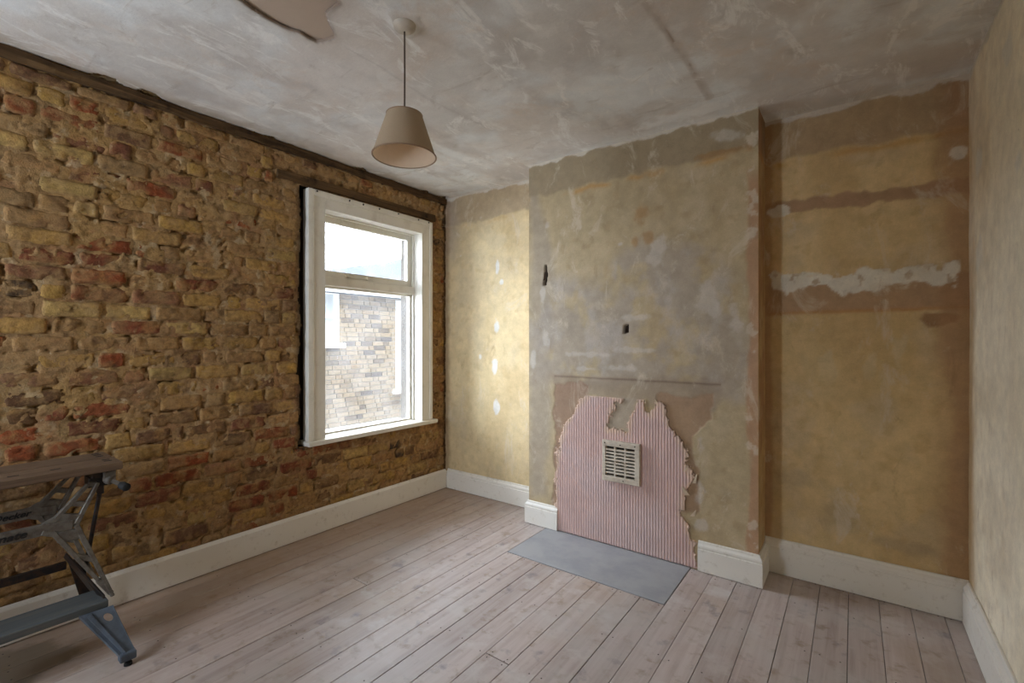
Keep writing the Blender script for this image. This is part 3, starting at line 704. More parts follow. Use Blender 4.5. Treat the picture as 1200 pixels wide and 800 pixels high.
def ce_col(x, y):
    col = np.tile(S(231, 233, 232), (len(x), 1))
    col = mixc(col, sst(0.42, 0.62, fbm(x * 0.6, y, 0.30, 1, 5)), S(212, 207, 200), 0.75)
    col = mixc(col, sst(0.52, 0.68, fbm(x, y, 0.6, 2, 5)), S(220, 209, 198), 0.6)
    col = mixc(col, sst(0.50, 0.74, fbm(x, y * 0.5, 0.16, 3, 5)), S(196, 190, 184), 0.55)
    col = mixc(col, sst(0.60, 0.72, fbm(x, y, 0.10, 5, 4)), S(236, 234, 229), 0.45)
    right = sst(-0.95, -0.6, x + (fbm(x, y, 0.3, 6, 4) - 0.5) * 0.3)
    col = mixc(col, right * sst(0.35, 0.6, fbm(x, y, 0.22, 7, 5)), S(210, 201, 191), 0.6)
    d = line_d(x, y, crack) + (fbm(x, y, 0.06, 8, 4) - 0.5) * 0.02
    col = mixc(col, sst(0.03, 0.006, d), S(186, 174, 162), 0.6); col = mixc(col, sst(0.006, 0.0, d) * sst(0.5, 0.6, fbm(x, y, 0.08, 9)), S(150, 128, 108), 0.7)
    col = mixc(col, ell(x, y, *cz(800, 133), 0.22, 0.06, 0.9, 0.3, 17), S(240, 239, 235), 0.8)
    col = mixc(col, sst(0.012, 0.0, line_d(x, y, crack2) + (fbm(x, y, 0.05, 10, 4) - 0.5) * 0.015), S(190, 184, 177), 0.4)
    col = mixc(col, sst(0.10, 0.02, CHY - y + (fbm(x, y, 0.1, 11, 5) - 0.5) * 0.12) * (x > CHX0 - .02) * (x < CHX1), S(232, 230, 224), 0.9)
    col = mixc(col, sst(0.06, 0.01, YB - y + (fbm(x, y, 0.1, 12, 5) - 0.5) * 0.06), S(226, 222, 214), 0.8)
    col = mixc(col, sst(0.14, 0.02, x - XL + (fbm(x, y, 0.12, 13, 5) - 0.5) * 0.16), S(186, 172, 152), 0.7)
    col = mixc(col, sst(0.04, 0.0, poly_sd(x, y, hole) * -1 - 0.006 + (fbm(x, y, 0.05, 14) - .5) * .02) * 0.5, S(176, 160, 142), 0.5)
    col = mixc(col, ell(x, y, -1.485, 1.269, 0.075, 0.075, 0.5, 0.15, 15), S(220, 216, 208), 0.9)
    col = mixc(col, sst(-0.014, -0.004, poly_sd(x, y, hole)), S(128, 104, 84), 0.8)
    return col
def ce_disp(x, y):
    h = (fbm(x, y, 0.5, 3, 3) - 0.5) * 0.012 + (fbm(x, y, 0.06, 4, 4) - 0.5) * 0.003
    h += ell(x, y, -1.485, 1.269, 0.075, 0.075, 0.5, 0.15, 15) * -0.006
    h += sst(0.012, 0.0, line_d(x, y, crack) + (fbm(x, y, 0.06, 8, 4) - 0.5) * 0.02) * 0.004
    return h
ceiling = sheet('ceiling', lambda x, y, h: (x, y, ceil_z(x) + h), XL, XR + 0.02, YREAR, YB + 0.02, 0.011, M_ceiling, None, ce_keep, ce_disp, ce_col, flip=True, snap=hole, rim=0.011)
tag(ceiling, 'patchy scraped white plaster ceiling with a broken hole', 'ceiling', kind='structure')
MB().box(XL - 0.4, XR + 0.4, YREAR - 0.3, YB + 0.4, 2.76, 2.86).build('sky_blocking_slab', M_sub, ceiling)  # unseen slab added over the ceiling to block sky light
la, lb = Vector((*cz(303, 0), 0)), Vector((*cz(379, 49), 0)); ld = (lb - la).normalized(); ln = Vector((-ld.y, ld.x, 0))
M_pboard = pm('bare_plasterboard', S(190, 172, 154), 0.9, 0, 0.05, 6)
la2 = la - ld * 0.5; lb2 = lb + ld * 0.12
for s0, s1, z in ((0.003, 0.30, 2.674), (-0.40, -0.003, 2.669)):
    V = [la2 + ln * s0, lb2 + ln * s0, lb2 + ln * s1, la2 + ln * s1]
    MB().add([(p.x, p.y, z) for p in V] + [(p.x, p.y, z + 0.012) for p in V], [(3, 2, 1, 0), (4, 5, 6, 7), (0, 1, 5, 4), (1, 2, 6, 5), (2, 3, 7, 6), (3, 0, 4, 7)]).build('exposed_board', M_pboard, ceiling)

# ================================================================== SKIRTING BOARDS
def skirt_prof(h, t, simple=False):
    if simple: return [(0, 0.004), (t, 0.004), (t, h - 0.016), (t * 0.45, h - 0.002), (t * 0.3, h), (0, h)]
    return [(0, 0.004), (t, 0.004), (t, h * 0.74), (t - 0.004, h * 0.755), (t - 0.004, h * 0.80), (t - 0.001, h * 0.815), (t - 0.003, h * 0.87), (t * 0.5, h * 0.93), (t * 0.42, h * 0.985), (t * 0.3, h), (0, h)]
sk = MB().prism(skirt_prof(0.172, 0.024, True), -0.55, YB - 0.02, lambda p, q, a: (XL + 0.006 + p, a, q)).build('baseboard_left', M_skirt, None, bevel=0.0015, seg=1)
tag(sk, 'scuffed plain white skirting board under the brick wall', 'skirting board', kind='structure')
sk = MB().prism(skirt_prof(0.178, 0.022), XL + 0.032, CHX0 - 0.001, lambda p, q, a: (a, YB - p - 0.001, q)).build('baseboard_back', M_skirt, None)
tag(sk, 'white moulded skirting board in the alcove beside the window wall', 'skirting board', kind='structure')
sk = empty('baseboard_chimney_short', (-1.83, CHY, 0))
tag(sk, 'short white skirting block at the chimney breast corner near the window', 'skirting board', kind='structure')
PF = skirt_prof(0.168, 0.024)
MB().prism(PF, CHX0 - 0.024, -1.695, lambda p, q, a: (a if a > -1.8 else CHX0 - p, CHY - p - 0.001, q)).build('skirting_front', M_skirt, sk)
MB().prism(PF, CHY - 0.002, YB - 0.026, lambda p, q, a: (CHX0 - p, (CHY - p - 0.001) if a < CHY + 0.05 else a, q)).build('skirting_return', M_skirt, sk)
sk = empty('baseboard_chimney', (-0.57, CHY, 0))
tag(sk, 'white moulded skirting board turning the chimney breast corner by the recess', 'skirting board', kind='structure')
PF = skirt_prof(0.176, 0.024)
MB().prism(PF, -0.735, CHX1, lambda p, q, a: (a if a < -0.6 else CHX1 + p, CHY - p - 0.001, q)).build('skirting_front', M_skirt, sk)
MB().prism(PF, CHY, YB - 0.026, lambda p, q, a: (CHX1 + p, (CHY - p - 0.001) if a < CHY + 0.05 else a, q)).build('skirting_return', M_skirt, sk)
sk = MB().prism(skirt_prof(0.200, 0.024), CHX1 + 0.001, XR - 0.002, lambda p, q, a: (a, YB - p - 0.001, q)).build('baseboard_alcove', M_skirt, None)
tag(sk, 'tall white moulded skirting board along the recess wall', 'skirting board', kind='structure')
sk = MB().prism(skirt_prof(0.200, 0.026), YREAR + 0.03, YB - 0.03, lambda p, q, a: (XR - p - 0.001, a, q)).build('baseboard_right', M_skirt, None)
tag(sk, 'white moulded skirting board along the pale right-hand wall', 'skirting board', kind='structure')
sk = MB().prism(skirt_prof(0.200, 0.024), XL + 0.04, XR - 0.03, lambda p, q, a: (a, YREAR + p + 0.006, q)).build('baseboard_rear', M_skirt, None)
tag(sk, 'white skirting board along the wall behind the viewpoint', 'skirting board', kind='structure')

# ================================================================== WINDOW
W = empty('window_1', (XL, (WIN_Y0 + WIN_Y1) / 2, WIN_Z0))
tag(W, 'white painted timber window with opening top light in the brick wall', 'window', kind='structure')
IY0, IY1, IZ0, IZ1 = 1.87, 2.79, 0.657, 2.295
XF = -3.03
# architrave: flat inner board with a raised outer band
m = MB(); m.box(-3.10, XF - 0.004, WIN_Y0 + 0.04, IY0, IZ0, WIN_Z1 - 0.04); m.build('casing', M_white, W, 0.002, seg=1)
m = MB(); m.box(-3.10, XF - 0.004, IY1, WIN_Y1 - 0.03, IZ0, WIN_Z1 - 0.04); m.build('casing', M_white, W, 0.002, seg=1)
m = MB(); m.box(-3.10, XF - 0.004, IY0, IY1, IZ1, WIN_Z1 - 0.04); m.build('casing', M_white, W, 0.002, seg=1)
m = MB(); m.box(-3.10, XF + 0.004, WIN_Y0, WIN_Y0 + 0.042, IZ0, WIN_Z1); m.build('casing_band', M_white, W, 0.004)
m = MB(); m.box(-3.10, XF + 0.004, WIN_Y1 - 0.032, WIN_Y1, IZ0, WIN_Z1 - 0.004); m.build('casing_band', M_white, W, 0.004)
m = MB(); m.box(-3.10, XF + 0.004, WIN_Y0 + 0.042, WIN_Y1 - 0.032, WIN_Z1 - 0.042, WIN_Z1); m.build('casing_band', M_white, W, 0.004)
# jamb linings with a stop bead
for y0, y1, b0, b1 in ((IY0 - 0.06, IY0, IY0, IY0 + 0.012), (IY1, IY1 + 0.06, IY1 - 0.012, IY1)):
    MB().box(-3.24, -3.098, y0, y1, IZ0 - 0.03, IZ1 + 0.05).box(-3.155, -3.135, b0, b1, IZ0, IZ1).build('jamb', M_white, W, 0.002, seg=1)
MB().box(-3.24, -3.098, IY0, IY1, IZ1, IZ1 + 0.05).box(-3.155, -3.135, IY0 + 0.012, IY1 - 0.012, IZ1 - 0.012, IZ1).build('head', M_white, W, 0.002, seg=1)
# board, nosing and outer sill
MB().box(-3.165, -2.992, 1.722, 2.945, 0.624, IZ0).build('window_board', M_white, W, 0.007, seg=3)
MB().box(-3.40, -3.168, IY0 - 0.03, IY1 + 0.03, 0.585, 0.645).build('outer_sill', M_white, W, 0.005)
# top-hung light
SZ0, SZ1 = 1.835, IZ1 - 0.004
sash = MB(); a0, a1 = IY0 + 0.004, IY1 - 0.004; w = 0.048
sash.box(-3.205, -3.165, a0, a0 + w, SZ0, SZ1); sash.box(-3.205, -3.165, a1 - w, a1, SZ0, SZ1)
sash.box(-3.205, -3.165, a0 + w, a1 - w, SZ0, SZ0 + w); sash.box(-3.205, -3.165, a0 + w, a1 - w, SZ1 - w, SZ1)
so = sash.build('top_sash', M_white, W, 0.003)
gp = MB().box(-3.187, -3.183, a0 + w - 0.008, a1 - w + 0.008, SZ0 + w - 0.008, SZ1 - w + 0.008).build('glass_pane', M_glass, so)
st = MB(); s0 = 2.08
st.bar((-3.150, s0, SZ0 + 0.034), (-3.150, s0 + 0.10, SZ0 + 0.020), 0.012, 0.006); st.bar((-3.150, s0 + 0.10, SZ0 + 0.020), (-3.150, s0 + 0.30, SZ0 + 0.020), 0.010, 0.006)
st.box(-3.166, -3.146, s0 + 0.04, s0 + 0.08, SZ0 + 0.016, SZ0 + 0.036); st.box(-3.166, -3.142, s0 + 0.22, s0 + 0.235, SZ0 + 0.008, SZ0 + 0.03)
st.build('casement_stay', M_white, so, 0.001, seg=1)
MB().box(-3.225, -3.125, IY0, IY1, 1.765, SZ0 - 0.004).build('transom', M_white, W, 0.005)
fx = MB(); w = 0.024
fx.box(-3.20, -3.166, IY0, IY0 + w, IZ0, 1.765); fx.box(-3.20, -3.166, IY1 - w, IY1, IZ0, 1.765)
fx.box(-3.20, -3.166, IY0 + w, IY1 - w, IZ0 - 0.01, IZ0 + 0.012); fx.box(-3.20, -3.166, IY0 + w, IY1 - w, 1.75, 1.765)
fo = fx.build('fixed_light_frame', M_white, W, 0.002, seg=1)
MB().box(-3.187, -3.183, IY0 + w - 0.006, IY1 - w + 0.006, IZ0 + 0.006, 1.756).build('glass_pane', M_glass, fo)
for y in (1.80, 2.06, 2.18, 2.33, 2.52, 2.74, 2.86):
    MB().tube([(XF + 0.002, y, WIN_Z1 - 0.012 - 0.01 * (y % 0.03) / 0.03), (XF + 0.009, y, WIN_Z1 - 0.012)], 0.006, 8).build('nail_head', M_nail, W)

W2 = empty('added_fill_window', ((R2Y0 + R2Y1) / 2, YREAR, R2Z0))  # added out of view to let in fill light
tag(W2, 'white painted unseen window added behind the viewpoint for fill light', 'window', kind='structure')
m = MB(); e = 0.07
m.box(R2Y0 - 0.03, R2Y0 + e, YREAR - 0.12, YREAR + 0.02, R2Z0, R2Z1); m.box(R2Y1 - e, R2Y1 + 0.03, YREAR - 0.12, YREAR + 0.02, R2Z0, R2Z1)
m.box(R2Y0 - 0.03, R2Y1 + 0.03, YREAR - 0.12, YREAR + 0.02, R2Z1 - e, R2Z1 + 0.03); m.box(R2Y0 - 0.05, R2Y1 + 0.05, YREAR - 0.12, YREAR + 0.07, R2Z0 - 0.03, R2Z0 + 0.03)
m.build('fill_window_frame', M_white, W2)
xm2 = (R2Y0 + R2Y1) / 2; zt2 = R2Z0 + (R2Z1 - R2Z0) * 0.68
MB().box(xm2 - 0.03, xm2 + 0.03, YREAR - 0.1, YREAR, R2Z0 + 0.03, R2Z1 - e).build('mullion', M_white, W2)
for a, b in ((R2Y0 + e, xm2 - 0.03), (xm2 + 0.03, R2Y1 - e)):
    MB().box(a, b, YREAR - 0.1, YREAR, zt2 - 0.03, zt2 + 0.03).build('transom', M_white, W2)
    for c, d in ((R2Z0 + 0.03, zt2 - 0.03), (zt2 + 0.03, R2Z1 - e)):
        MB().box(a, b, YREAR - 0.06, YREAR - 0.056, c, d).build('glass_pane', M_glass, W2)

# ================================================================== PENDANT LAMP
LX, LY = -1.485, 1.269; lz = ceil_z(LX)
lamp = empty('pendant_lamp', (LX, LY, lz))
tag(lamp, 'beige tapered fabric pendant lamp hanging on a thin brown flex', 'lamp')
MB().lathe((LX, LY, lz), [(0.0005, -0.034), (0.022, -0.034), (0.028, -0.030), (0.038, -0.024), (0.044, -0.018), (0.047, -0.006), (0.047, 0.006)], 32).build('ceiling_rose', pm('aged_plastic', S(200, 190, 174), 0.5), lamp, smooth=True)
ztop, zbot = CAMZ + 0.930, CAMZ + 0.760
MB().tube([(LX, LY, lz - 0.03), (LX + 0.001, LY, lz - 0.2), (LX - 0.001, LY + 0.001, ztop + 0.05), (LX, LY, ztop - 0.02)], 0.0035, 10).build('flex', M_cable, lamp, smooth=True)
r0, r1 = 0.072, 0.128
shade = MB().lathe((LX, LY, 0), [(r0, ztop), (r1, zbot), (r1 - 0.003, zbot), (r0 - 0.003, ztop), (r0, ztop)], 64).build('lamp_shade', M_shade, lamp, smooth=True)
for p in shade.data.polygons: p.use_smooth = True
shade.data.set_sharp_from_angle(angle=0.8)
MB().lathe((LX, LY, 0), [(r0 - 0.0035, ztop - 0.001), (r1 - 0.0035, zbot + 0.001), (r1 - 0.0045, zbot + 0.001), (r0 - 0.0045, ztop - 0.001), (r0 - 0.0035, ztop - 0.001)], 64).build('lining', pm('pale_lining', S(240, 218, 190), 0.7, 0, 0.03, 50), shade, smooth=True)
MB().tube([(LX + (r1 + 0.0005) * math.cos(a), LY + (r1 + 0.0005) * math.sin(a), zbot + 0.001) for a in np.linspace(0, 2 * math.pi, 49)], 0.003, 6, False).build('hem', pm('beige_trim', S(150, 124, 100), 0.8), shade)
MB().tube([(LX + (r0) * math.cos(a), LY + (r0) * math.sin(a), ztop) for a in np.linspace(0, 2 * math.pi, 49)], 0.0025, 6, False).build('hem', bpy.data.materials['beige_trim'], shade)
for k in range(3):
    a = k * 2.094; MB().tube([(LX + 0.018 * math.cos(a), LY + 0.018 * math.sin(a), ztop - 0.015), (LX + (r0 - 0.002) * math.cos(a), LY + (r0 - 0.002) * math.sin(a), ztop - 0.004)], 0.0015, 6).build('shade_spoke', M_vent, shade)
MB().lathe((LX, LY, 0), [(0.001, ztop + 0.004), (0.012, ztop + 0.002), (0.017, ztop - 0.012), (0.018, ztop - 0.05), (0.0005, ztop - 0.05)], 24).build('lamp_holder', M_vent, lamp, smooth=True)

# ================================================================== AIR VENT
vx0, vz_t = Q(708.5, 513); vx1, _ = Q(752.5, 513)
VX0, VX1, VZ0, VZ1 = -1.338, -1.082, 0.435, 0.700
V = empty('air_vent', ((VX0 + VX1) / 2, CHY - 0.016, VZ0))
tag(V, 'square cream plastic air vent grille on the pink ribbed board', 'vent')
yf, yb = CHY - 0.042, CHY - 0.0125
fw = 0.036
m = MB(); m.box(VX0, VX1, yf, yb, VZ0, VZ0 + fw); m.box(VX0, VX1, yf, yb, VZ1 - fw, VZ1)
m.box(VX0, VX0 + fw * 0.7, yf, yb, VZ0 + fw, VZ1 - fw); m.box(VX1 - fw * 0.9, VX1, yf, yb, VZ0 + fw, VZ1 - fw)
m.build('frame', M_vent, V, 0.003)
ix0, ix1, iz0, iz1 = VX0 + fw * 0.7, VX1 - fw * 0.9, VZ0 + fw, VZ1 - fw
cw = (ix1 - ix0 - 2 * 0.011) / 3
for k in (1, 2):
    x = ix0 + k * cw + (k - 1) * 0.011
    MB().box(x, x + 0.011, yf + 0.003, yb - 0.004, iz0, iz1).build('mullion', M_vent, V, 0.001, seg=1)
for k in range(3):
    x = ix0 + k * (cw + 0.011)
    for j in range(1, 9):
        z = iz0 + (iz1 - iz0) * j / 9
        MB().box(x, x + cw, yf + 0.003, yb - 0.010, z - 0.0055, z + 0.0055).build('slat', M_vent, V)
MB().box(ix0, ix1, yb - 0.003, yb, iz0, iz1).build('backing', M_dark, V)
for x, z in ((VX0 + 0.02, VZ1 - 0.016), (VX1 - 0.03, VZ1 - 0.018), ((VX0 + VX1) / 2, VZ1 - 0.02), ((VX0 + VX1) / 2 + .02, VZ0 + 0.016)):
    MB().tube([(x, yf - 0.002, z), (x, yf + 0.004, z)], 0.0045, 8).build('screw', M_nail, V)

hx, hz = Q(639, 322)
br = MB(); br.bar((hx - 0.006, CHY - 0.004, hz - 0.035), (hx + 0.002, CHY - 0.004, hz + 0.02), 0.007, 0.012, (0, 1, 0), 0.004, 0.010)
br.bar((hx - 0.006, CHY - 0.004, hz - 0.034), (hx - 0.004, CHY - 0.018, hz - 0.040), 0.008, 0.006, (0, 0, 1))
b = br.build('wall_hook', M_rust, None, 0.002); tag(b, 'rusty iron hook stub in a slit of the chimney breast plaster', 'hook')

# ================================================================== FOLDING WORKBENCH
WB = empty('folding_workbench', (-2.75, 0.27, 0))
tag(WB, 'worn folding workbench with wooden jaws, grey cast frames and blue step', 'workbench')
YM = 0.54
ZT = 0.82
for x0, x1 in ((-2.748, -2.600), (-2.910, -2.772)):
    MB().box(x0, x1, YM - 0.626, 0.626, ZT - 0.034, ZT).build('jaw', M_jaw, WB, 0.004)
def slot(*a): MB().box(*a).build('peg_slot', M_black, WB)
for x in (-2.665, -2.70, -2.80, -2.84, -2.875):
    slot(x - 0.007, x + 0.007, 0.575, 0.602, ZT - 0.002, ZT + 0.0008)
for y in (0.30, 0.14, 0.42): slot(-2.668, -2.656, y - 0.016, y + 0.016, ZT - 0.002, ZT + 0.0008)
def h_frame(xt, xb, z_t=0.735, z_b=0.235, thick=0.022):
    """cast side frame: long bar with pierced arms splaying up and down at both ends"""
    m = MB(); X = lambda z: xb + (xt - xb) * (z - z_b) / (z_t - z_b)
    def bar(y0, z0, y1, z1, w, t=thick, w2=None):
        for s in (0, 1):
            a, b = ((y0, y1) if not s else (YM - y0, YM - y1))
            m.bar((X(z0), a, z0), (X(z1), b, z1), w, t, (1, 0, 0), w2)
    m.bar((X(0.59), YM - 0.40, 0.59), (X(0.59), 0.40, 0.59), 0.046, thick)
    for y0, z0, y1, z1, y2, z2, y3, z3 in ((0.405, 0.606, 0.520, 0.735, 0.478, 0.580, 0.552, 0.735), (0.405, 0.574, 0.542, 0.330, 0.478, 0.580, 0.588, 0.245)):
        bar(y0 - 0.03, z0 - (0.006 if z1 > z0 else -0.006), y0 + 0.012, z0 + (0.014 if z1 > z0 else -0.014), 0.022)
        bar(y0, z0, y1, z1, 0.019, thick, 0.014); bar(y2, z2, y3, z3, 0.019, thick, 0.014)
        for t, w in ((0.12, 0.045), (0.50, 0.022), (1.0, 0.020)):
            ya, za = y0 + (y1 - y0) * t, z0 + (z1 - z0) * t
            yb_, zb = y2 + (y3 - y2) * t * 0.96, z2 + (z3 - z2) * t * 0.96
            bar(ya, za, yb_, zb, w, thick * 0.8)
    bar(0.385, 0.59, 0.468, 0.585, 0.040)
    return m, X
m, Xf = h_frame(-2.655, -2.590); fr = m.build('side_frame', M_alu, WB, 0.0025, seg=1)
m, Xb = h_frame(-2.945, -2.925, 0.79); bk = m.build('side_frame', M_alu, WB, 0.0025, seg=1)
def lettering(txt, x, yend, z, size, parent, dep=0.0012, squeeze=1.0):
    cu = bpy.data.curves.new('lettering', 'FONT'); cu.body = txt; cu.size = size; cu.extrude = dep; cu.shear = 0.3; cu.offset = size * 0.02
    cu.align_x = 'RIGHT'; cu.align_y = 'CENTER'
    t = bpy.data.objects.new('lettering_curve', cu); C.objects.link(t)
    dg = bpy.context.evaluated_depsgraph_get(); me = bpy.data.meshes.new_from_object(t.evaluated_get(dg))
    bpy.data.objects.remove(t); bpy.data.curves.remove(cu)
    me.transform(Matrix(((0, 0, 1, x), (squeeze, 0, 0, yend), (0, 1, 0, z), (0, 0, 0, 1))))
    me.materials.clear(); return link('lettering', me, M_print, parent)
lettering('Workmate', Xf(0.59) + 0.0125, 0.332, 0.590, 0.040, fr, 0.001, 1.12)
lettering('Black & Decker', Xb(0.59) + 0.0125, 0.381, 0.592, 0.036, bk, 0.001, 1.05)
# vice under the far end of the jaws, with its crank, and the mirrored one
for s in (1, -1):
    T = (lambda y: y) if s > 0 else (lambda y: YM - y)
    y0, y1 = sorted((T(0.530), T(0.585)))
    m = MB(); m.box(-2.90, -2.645, y0, y1, ZT - 0.066, ZT - 0.034); m.box(-2.74, -2.66, y0 - 0.006, y1 + 0.006, ZT - 0.105, ZT - 0.060)
    m.bar((-2.70, T(0.560), ZT - 0.10), (-2.715, T(0.575), ZT - 0.150), 0.05, 0.035, (0, 1, 0), 0.022, 0.022)
    m.bar((-2.76, T(0.545), ZT - 0.06), (-2.70, T(0.545), ZT - 0.11), 0.02, 0.03, (0, 1, 0))
    m.build('vice_beam', M_steel, WB, 0.003, seg=1)
    m = MB(); m.box(-2.655, -2.622, *sorted((T(0.567), T(0.607))), ZT - 0.085, ZT - 0.038); m.tube([(-2.64, T(0.58), ZT - 0.075), (-2.615, T(0.592), ZT - 0.078)], 0.019, 14)
    m.build('screw_block', M_alu, WB, 0.003, seg=1)
    m = MB(); m.bar((-2.615, T(0.590), ZT - 0.078), (-2.600, T(0.622), ZT - 0.104), 0.018, 0.009); 
    cr = m.build('crank_handle', M_alu, WB, 0.002, seg=1)
    MB().tube([(-2.612, T(0.622), ZT - 0.103), (-2.596, T(0.622), ZT - 0.104), (-2.560, T(0.628), ZT - 0.108), (-2.555, T(0.628), ZT - 0.108)], [0.012, 0.016, 0.017, 0.013], 16).build('knob', M_black, cr, smooth=True)
    MB().tube([(-2.725, T(0.578), ZT - 0.12), (-2.835, T(0.545), 0.30)], 0.0085, 12).build('strut', M_steel, WB, smooth=True)
    # folding lower leg unit
    V_ = [(-2.955, T(0.50), 0.345), (-2.915, T(0.50), 0.375), (-2.60, T(0.565), 0.255), (-2.60, T(0.565), 0.205), (-2.80, T(0.56), 0.215), (-2.90, T(0.56), 0.235)]
    Vo = [(a - 0.004, b - s * 0.006, c) for a, b, c in V_]
    n = 6; MB().add(V_ + Vo, [tuple(range(n)), tuple(range(2 * n - 1, n - 1, -1))] + [(i, (i + 1) % n, (i + 1) % n + n, i + n) for i in range(n)]).build('side_plate', M_steel, WB)
    # front leg: pressed channel tapering to the foot
    ft = Vector((-2.440, T(0.603), 0.045)); t0 = Vector((-2.572, T(0.478), 0.215)); t1 = Vector((-2.566, T(0.582), 0.215))
    b0, b1 = ft + Vector((0, -0.026 * s, 0.006)), ft + Vector((0, 0.024 * s, 0))
    hole_c = 0.26
    m = MB()
    def L_(a, b_, n=0.0): p = t0.lerp(b0, b_); q = t1.lerp(b1, b_); r = p.lerp(q, a); return r + Vector((n, 0, n * 0.6))
    # front skin with an oval hole
    ring_o, ring_i = [], []
    hc, hr_a, hr_b = (0.70, 0.20), 0.15, 0.085
    for k in range(16):
        a = 2 * math.pi * k / 16; c_, s_ = math.cos(a), math.sin(a)
        ring_i.append(L_(hc[0] + hr_a * c_, hc[1] + hr_b * s_))
        mx = max(abs(c_), abs(s_)); ring_o.append(L_(min(1, hc[0] + 0.30 * c_ / mx), max(0, hc[1] + 0.2 * s_ / mx)))
    m.add(ring_o + ring_i, [(k, (k + 1) % 16, 16 + (k + 1) % 16, 16 + k) for k in range(16)])
    m.add([L_(0, 0), L_(0.40, 0), L_(0.40, 0.4), L_(0, 0.4)], [(0, 1, 2, 3)])
    m.add([L_(0, 0.4), L_(1, 0.4), L_(1, 1), L_(0, 1)], [(0, 1, 2, 3)])
    me_leg = m.build('leg', M_blue, WB)
    md = me_leg.modifiers.new('thickness', 'SOLIDIFY'); md.thickness = 0.003; md.offset = 0
    rb = MB()
    rb.bar(L_(0.0, 0.0, -0.008), L_(0.0, 1.0, -0.008), 0.004, 0.024, (1, 0, 0.5)); rb.bar(L_(1.0, 0.0, -0.008), L_(1.0, 1.0, -0.008), 0.004, 0.024, (1, 0, 0.5))
    rb.bar(L_(0.22, 0.05, 0.003), L_(0.35, 1.0, 0.004), 0.016, 0.008, (1, 0, 0.5), 0.010)
    rb.build('leg_flange', M_blue, me_leg, 0.001, seg=1)
    MB().box(-2.462, -2.422, *sorted((T(0.574), T(0.630))), 0.022, 0.056).build('foot_cap', M_blue, me_leg, 0.006)
    MB().tube([(-2.440, T(0.604), 0.0), (-2.440, T(0.604), 0.010), (-2.440, T(0.603), 0.014), (-2.440, T(0.603), 0.03)], [0.015, 0.014, 0.006, 0.006], 12).build('foot', M_black, WB)
    # rear leg
    lg = MB().bar((-2.935, T(0.53), 0.33), (-2.972, T(0.595), 0.018), 0.05, 0.016, (1, 0, 0), 0.034).build('leg', M_steel, WB, 0.003)
    MB().tube([(-2.972, T(0.595), 0.0), (-2.972, T(0.595), 0.022)], [0.016, 0.012], 12).build('foot', M_black, WB)
MB().box(-2.732, -2.578, YM - 0.572, 0.572, 0.208, 0.241).build('step', M_step, WB, 0.005)
MB().box(-2.951, -2.932, YM - 0.50, 0.50, 0.295, 0.330).build('rear_rail', M_steel, WB, 0.002, seg=1)

# ================================================================== OUTSIDE: neighbouring house
M_stock = None
def facade_mat():
    m, t, N, L, b = nt('pale_stock_brick')
    oi = N.new('ShaderNodeObjectInfo'); g = N.new('ShaderNodeNewGeometry')
    r = ramp(N, L, oi.outputs['Random'], [(0.0, tuple(S(92, 80, 68))), (0.15, tuple(S(134, 117, 92))), (0.5, tuple(S(148, 131, 104))), (0.85, tuple(S(140, 120, 92))), (1.0, tuple(S(84, 74, 66)))])
    x = nnode(N, L, 25, 5, 0.6, g.outputs['Position']); r2 = ramp(N, L, x.outputs[0], [(0.35, (0.72,) * 3), (0.65, (1.08,) * 3)])
    c = mix(N, L, r.outputs[0], r2.outputs[0], 1.0, 'MULTIPLY'); L.new(c, b.inputs['Base Color']); b.inputs['Roughness'].default_value = 0.95
    b.inputs['Specular IOR Level'].default_value = 0.1; return m
M_stock = facade_mat()
FX = -6.6; FZT = 2.12
H = empty('neighbour_house', (FX, 5.0, -3.0))
tag(H, 'pale stock brick house with white windows and slate roof beyond the glass', 'house')
M_fm = pm('pale_mortar', S(144, 138, 126), 0.95)
M_ext_white = pm('exterior_white', S(236, 238, 238), 0.6)
M_slate = pm('blue_slate', S(44, 50, 60), 0.9, 0, 0.3, 3, spec=0.1)
wins = []
lw_y1, lw_z1 = onX(397, 340, FX); _, lw_z0 = onX(385, 402, FX)
rw_y0, rw_z1 = onX(463.5, 352, FX); _, rw_z0 = onX(464, 456, FX)
wins = [(lw_y1 - 0.95, lw_y1, lw_z0, lw_z1), (rw_y0, rw_y0 + 0.95, rw_z0, rw_z1)]
fw_ = MB(); ys = [1.0] + sorted(v for w_ in wins for v in w_[:2]) + [9.0]
for i in range(len(ys) - 1):
    a, b = ys[i], ys[i + 1]
    w_ = next((w_ for w_ in wins if abs(w_[0] - a) < 1e-6), None)
    if w_ is None: fw_.box(FX - 0.25, FX - 0.006, a, b, -3.0, FZT)
    else: fw_.box(FX - 0.25, FX - 0.006, a, b, -3.0, w_[2]); fw_.box(FX - 0.25, FX - 0.006, a, b, w_[3], FZT)
fw_.build('wall', M_fm, H)
bm_ = {}
for key, L in (('s', 0.215), ('h', 0.1025)):
    mm = MB(); mm.box(-0.02, 0.008, -L / 2, L / 2, -0.0325, 0.0325); o = mm.build('brick', M_stock, None, 0.003, seg=1); bm_[key] = o.data; bpy.data.objects.remove(o)
far = MB(); cnt = 0; z = -2.95; row = 0
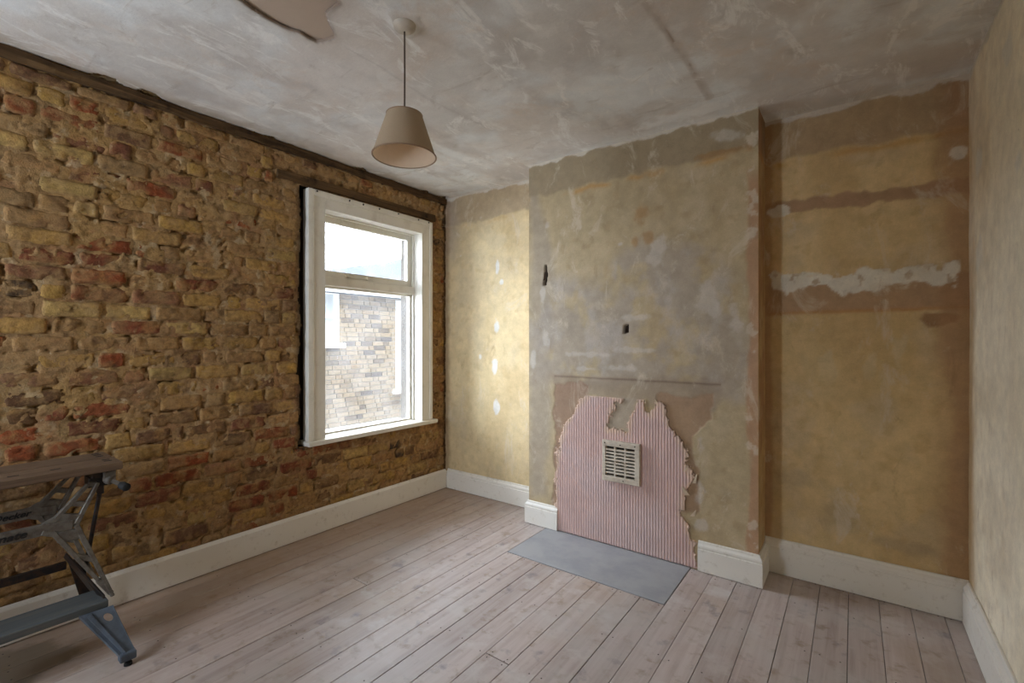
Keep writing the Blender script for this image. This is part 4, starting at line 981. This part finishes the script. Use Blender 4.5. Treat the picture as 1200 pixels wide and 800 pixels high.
while z + 0.07 < FZT:
    y = 1.02 + (row * 0.0731) % 0.2; k = row % 2 + (row * 7) % 3
    while y < 8.95:
        L = 0.215 if (k * 7 + row * 3) % 5 > 1 else 0.1025
        k += 1
        cy, czz = y + L / 2, z + 0.035
        y += L + 0.01
        w_ = next((w_ for w_ in wins if w_[0] - L / 2 - 0.004 < cy < w_[1] + L / 2 + 0.004 and w_[2] - 0.05 < czz < w_[3] + 0.04), None)
        if w_ is not None:                               # cut bricks at the window reveals
            a_, b_ = cy - L / 2, cy + L / 2
            if a_ < w_[0]: b_ = w_[0] - 0.004
            elif b_ > w_[1]: a_ = w_[1] + 0.004
            else: continue
            if b_ - a_ > 0.02: far.box(FX - 0.02, FX + 0.008, a_, b_, czz - 0.0325, czz + 0.0325)
            continue
        u, v, d = proj((FX, cy, czz))
        if 378 < u < 482 and 338 < v < 512 and cnt < 300:
            o = bpy.data.objects.new('brick', bm_['s' if L > 0.15 else 'h']); o.location = (FX, cy, czz); o.parent = H
            o.matrix_parent_inverse = Matrix.Translation(H.location).inverted(); C.objects.link(o); cnt += 1
        else: far.box(FX - 0.02, FX + 0.008, cy - L / 2, cy + L / 2, czz - 0.0325, czz + 0.0325)
    z += 0.0755; row += 1
tag(far.build('brickwork_beyond', M_stock, H), kind='stuff')
M_pane = pm('pale_pane', S(196, 206, 210), 0.15, 0, 0.05, 2, bump=0.0)
for y0, y1, z0, z1 in wins:
    m = MB(); e = 0.07
    m.box(FX - 0.06, FX + 0.012, y0, y0 + e, z0, z1); m.box(FX - 0.06, FX + 0.012, y1 - e, y1, z0, z1)
    m.box(FX - 0.06, FX + 0.012, y0 + e, y1 - e, z1 - e, z1); m.box(FX - 0.06, FX + 0.012, y0 + e, y1 - e, z0, z0 + e)
    m.box(FX - 0.06, FX + 0.004, y0 + e, y1 - e, (z0 + z1) / 2 - 0.03, (z0 + z1) / 2 + 0.03); m.box(FX - 0.06, FX + 0.09, y0 - 0.07, y1 + 0.07, z0 - 0.075, z0)
    f = m.build('window', M_ext_white, H, 0.004, seg=1)
    MB().box(FX - 0.04, FX - 0.03, y0 + e, y1 - e, z0 + e, z1 - e).build('pane', M_pane, f)
MB().box(FX - 0.05, FX + 0.13, 1.0, 9.0, FZT, FZT + 0.10).build('gutter', M_ext_white, H, 0.01)
# slate roof rising away, higher towards one end
ry0 = onX(396, 318, FX - 0.6)[0]; rf = MB()
ra = [(FX + 0.10, 1.0, FZT + 0.10), (FX + 0.10, 9.0, FZT + 0.10), (FX - 3.2, 9.0, FZT + 1.7), (FX - 1.6, 6.5, FZT + 0.95), (FX - 0.5, 4.3, FZT + 0.42), (FX - 0.2, 1.0, FZT + 0.2)]
rf.add(ra + [(x, y, z_ - 0.12) for x, y, z_ in ra], [tuple(range(6)), tuple(range(11, 5, -1))] + [(i, (i + 1) % 6, (i + 1) % 6 + 6, i + 6) for i in range(6)])
rf.build('roof', M_slate, H)
gr = MB().box(-14, -3.33, -8, 16, -3.2, -3.0).build('ground', pm('paving', S(150, 146, 138), 0.9), None)
tag(gr, 'pale paving of the yard below the window', 'ground', kind='structure')
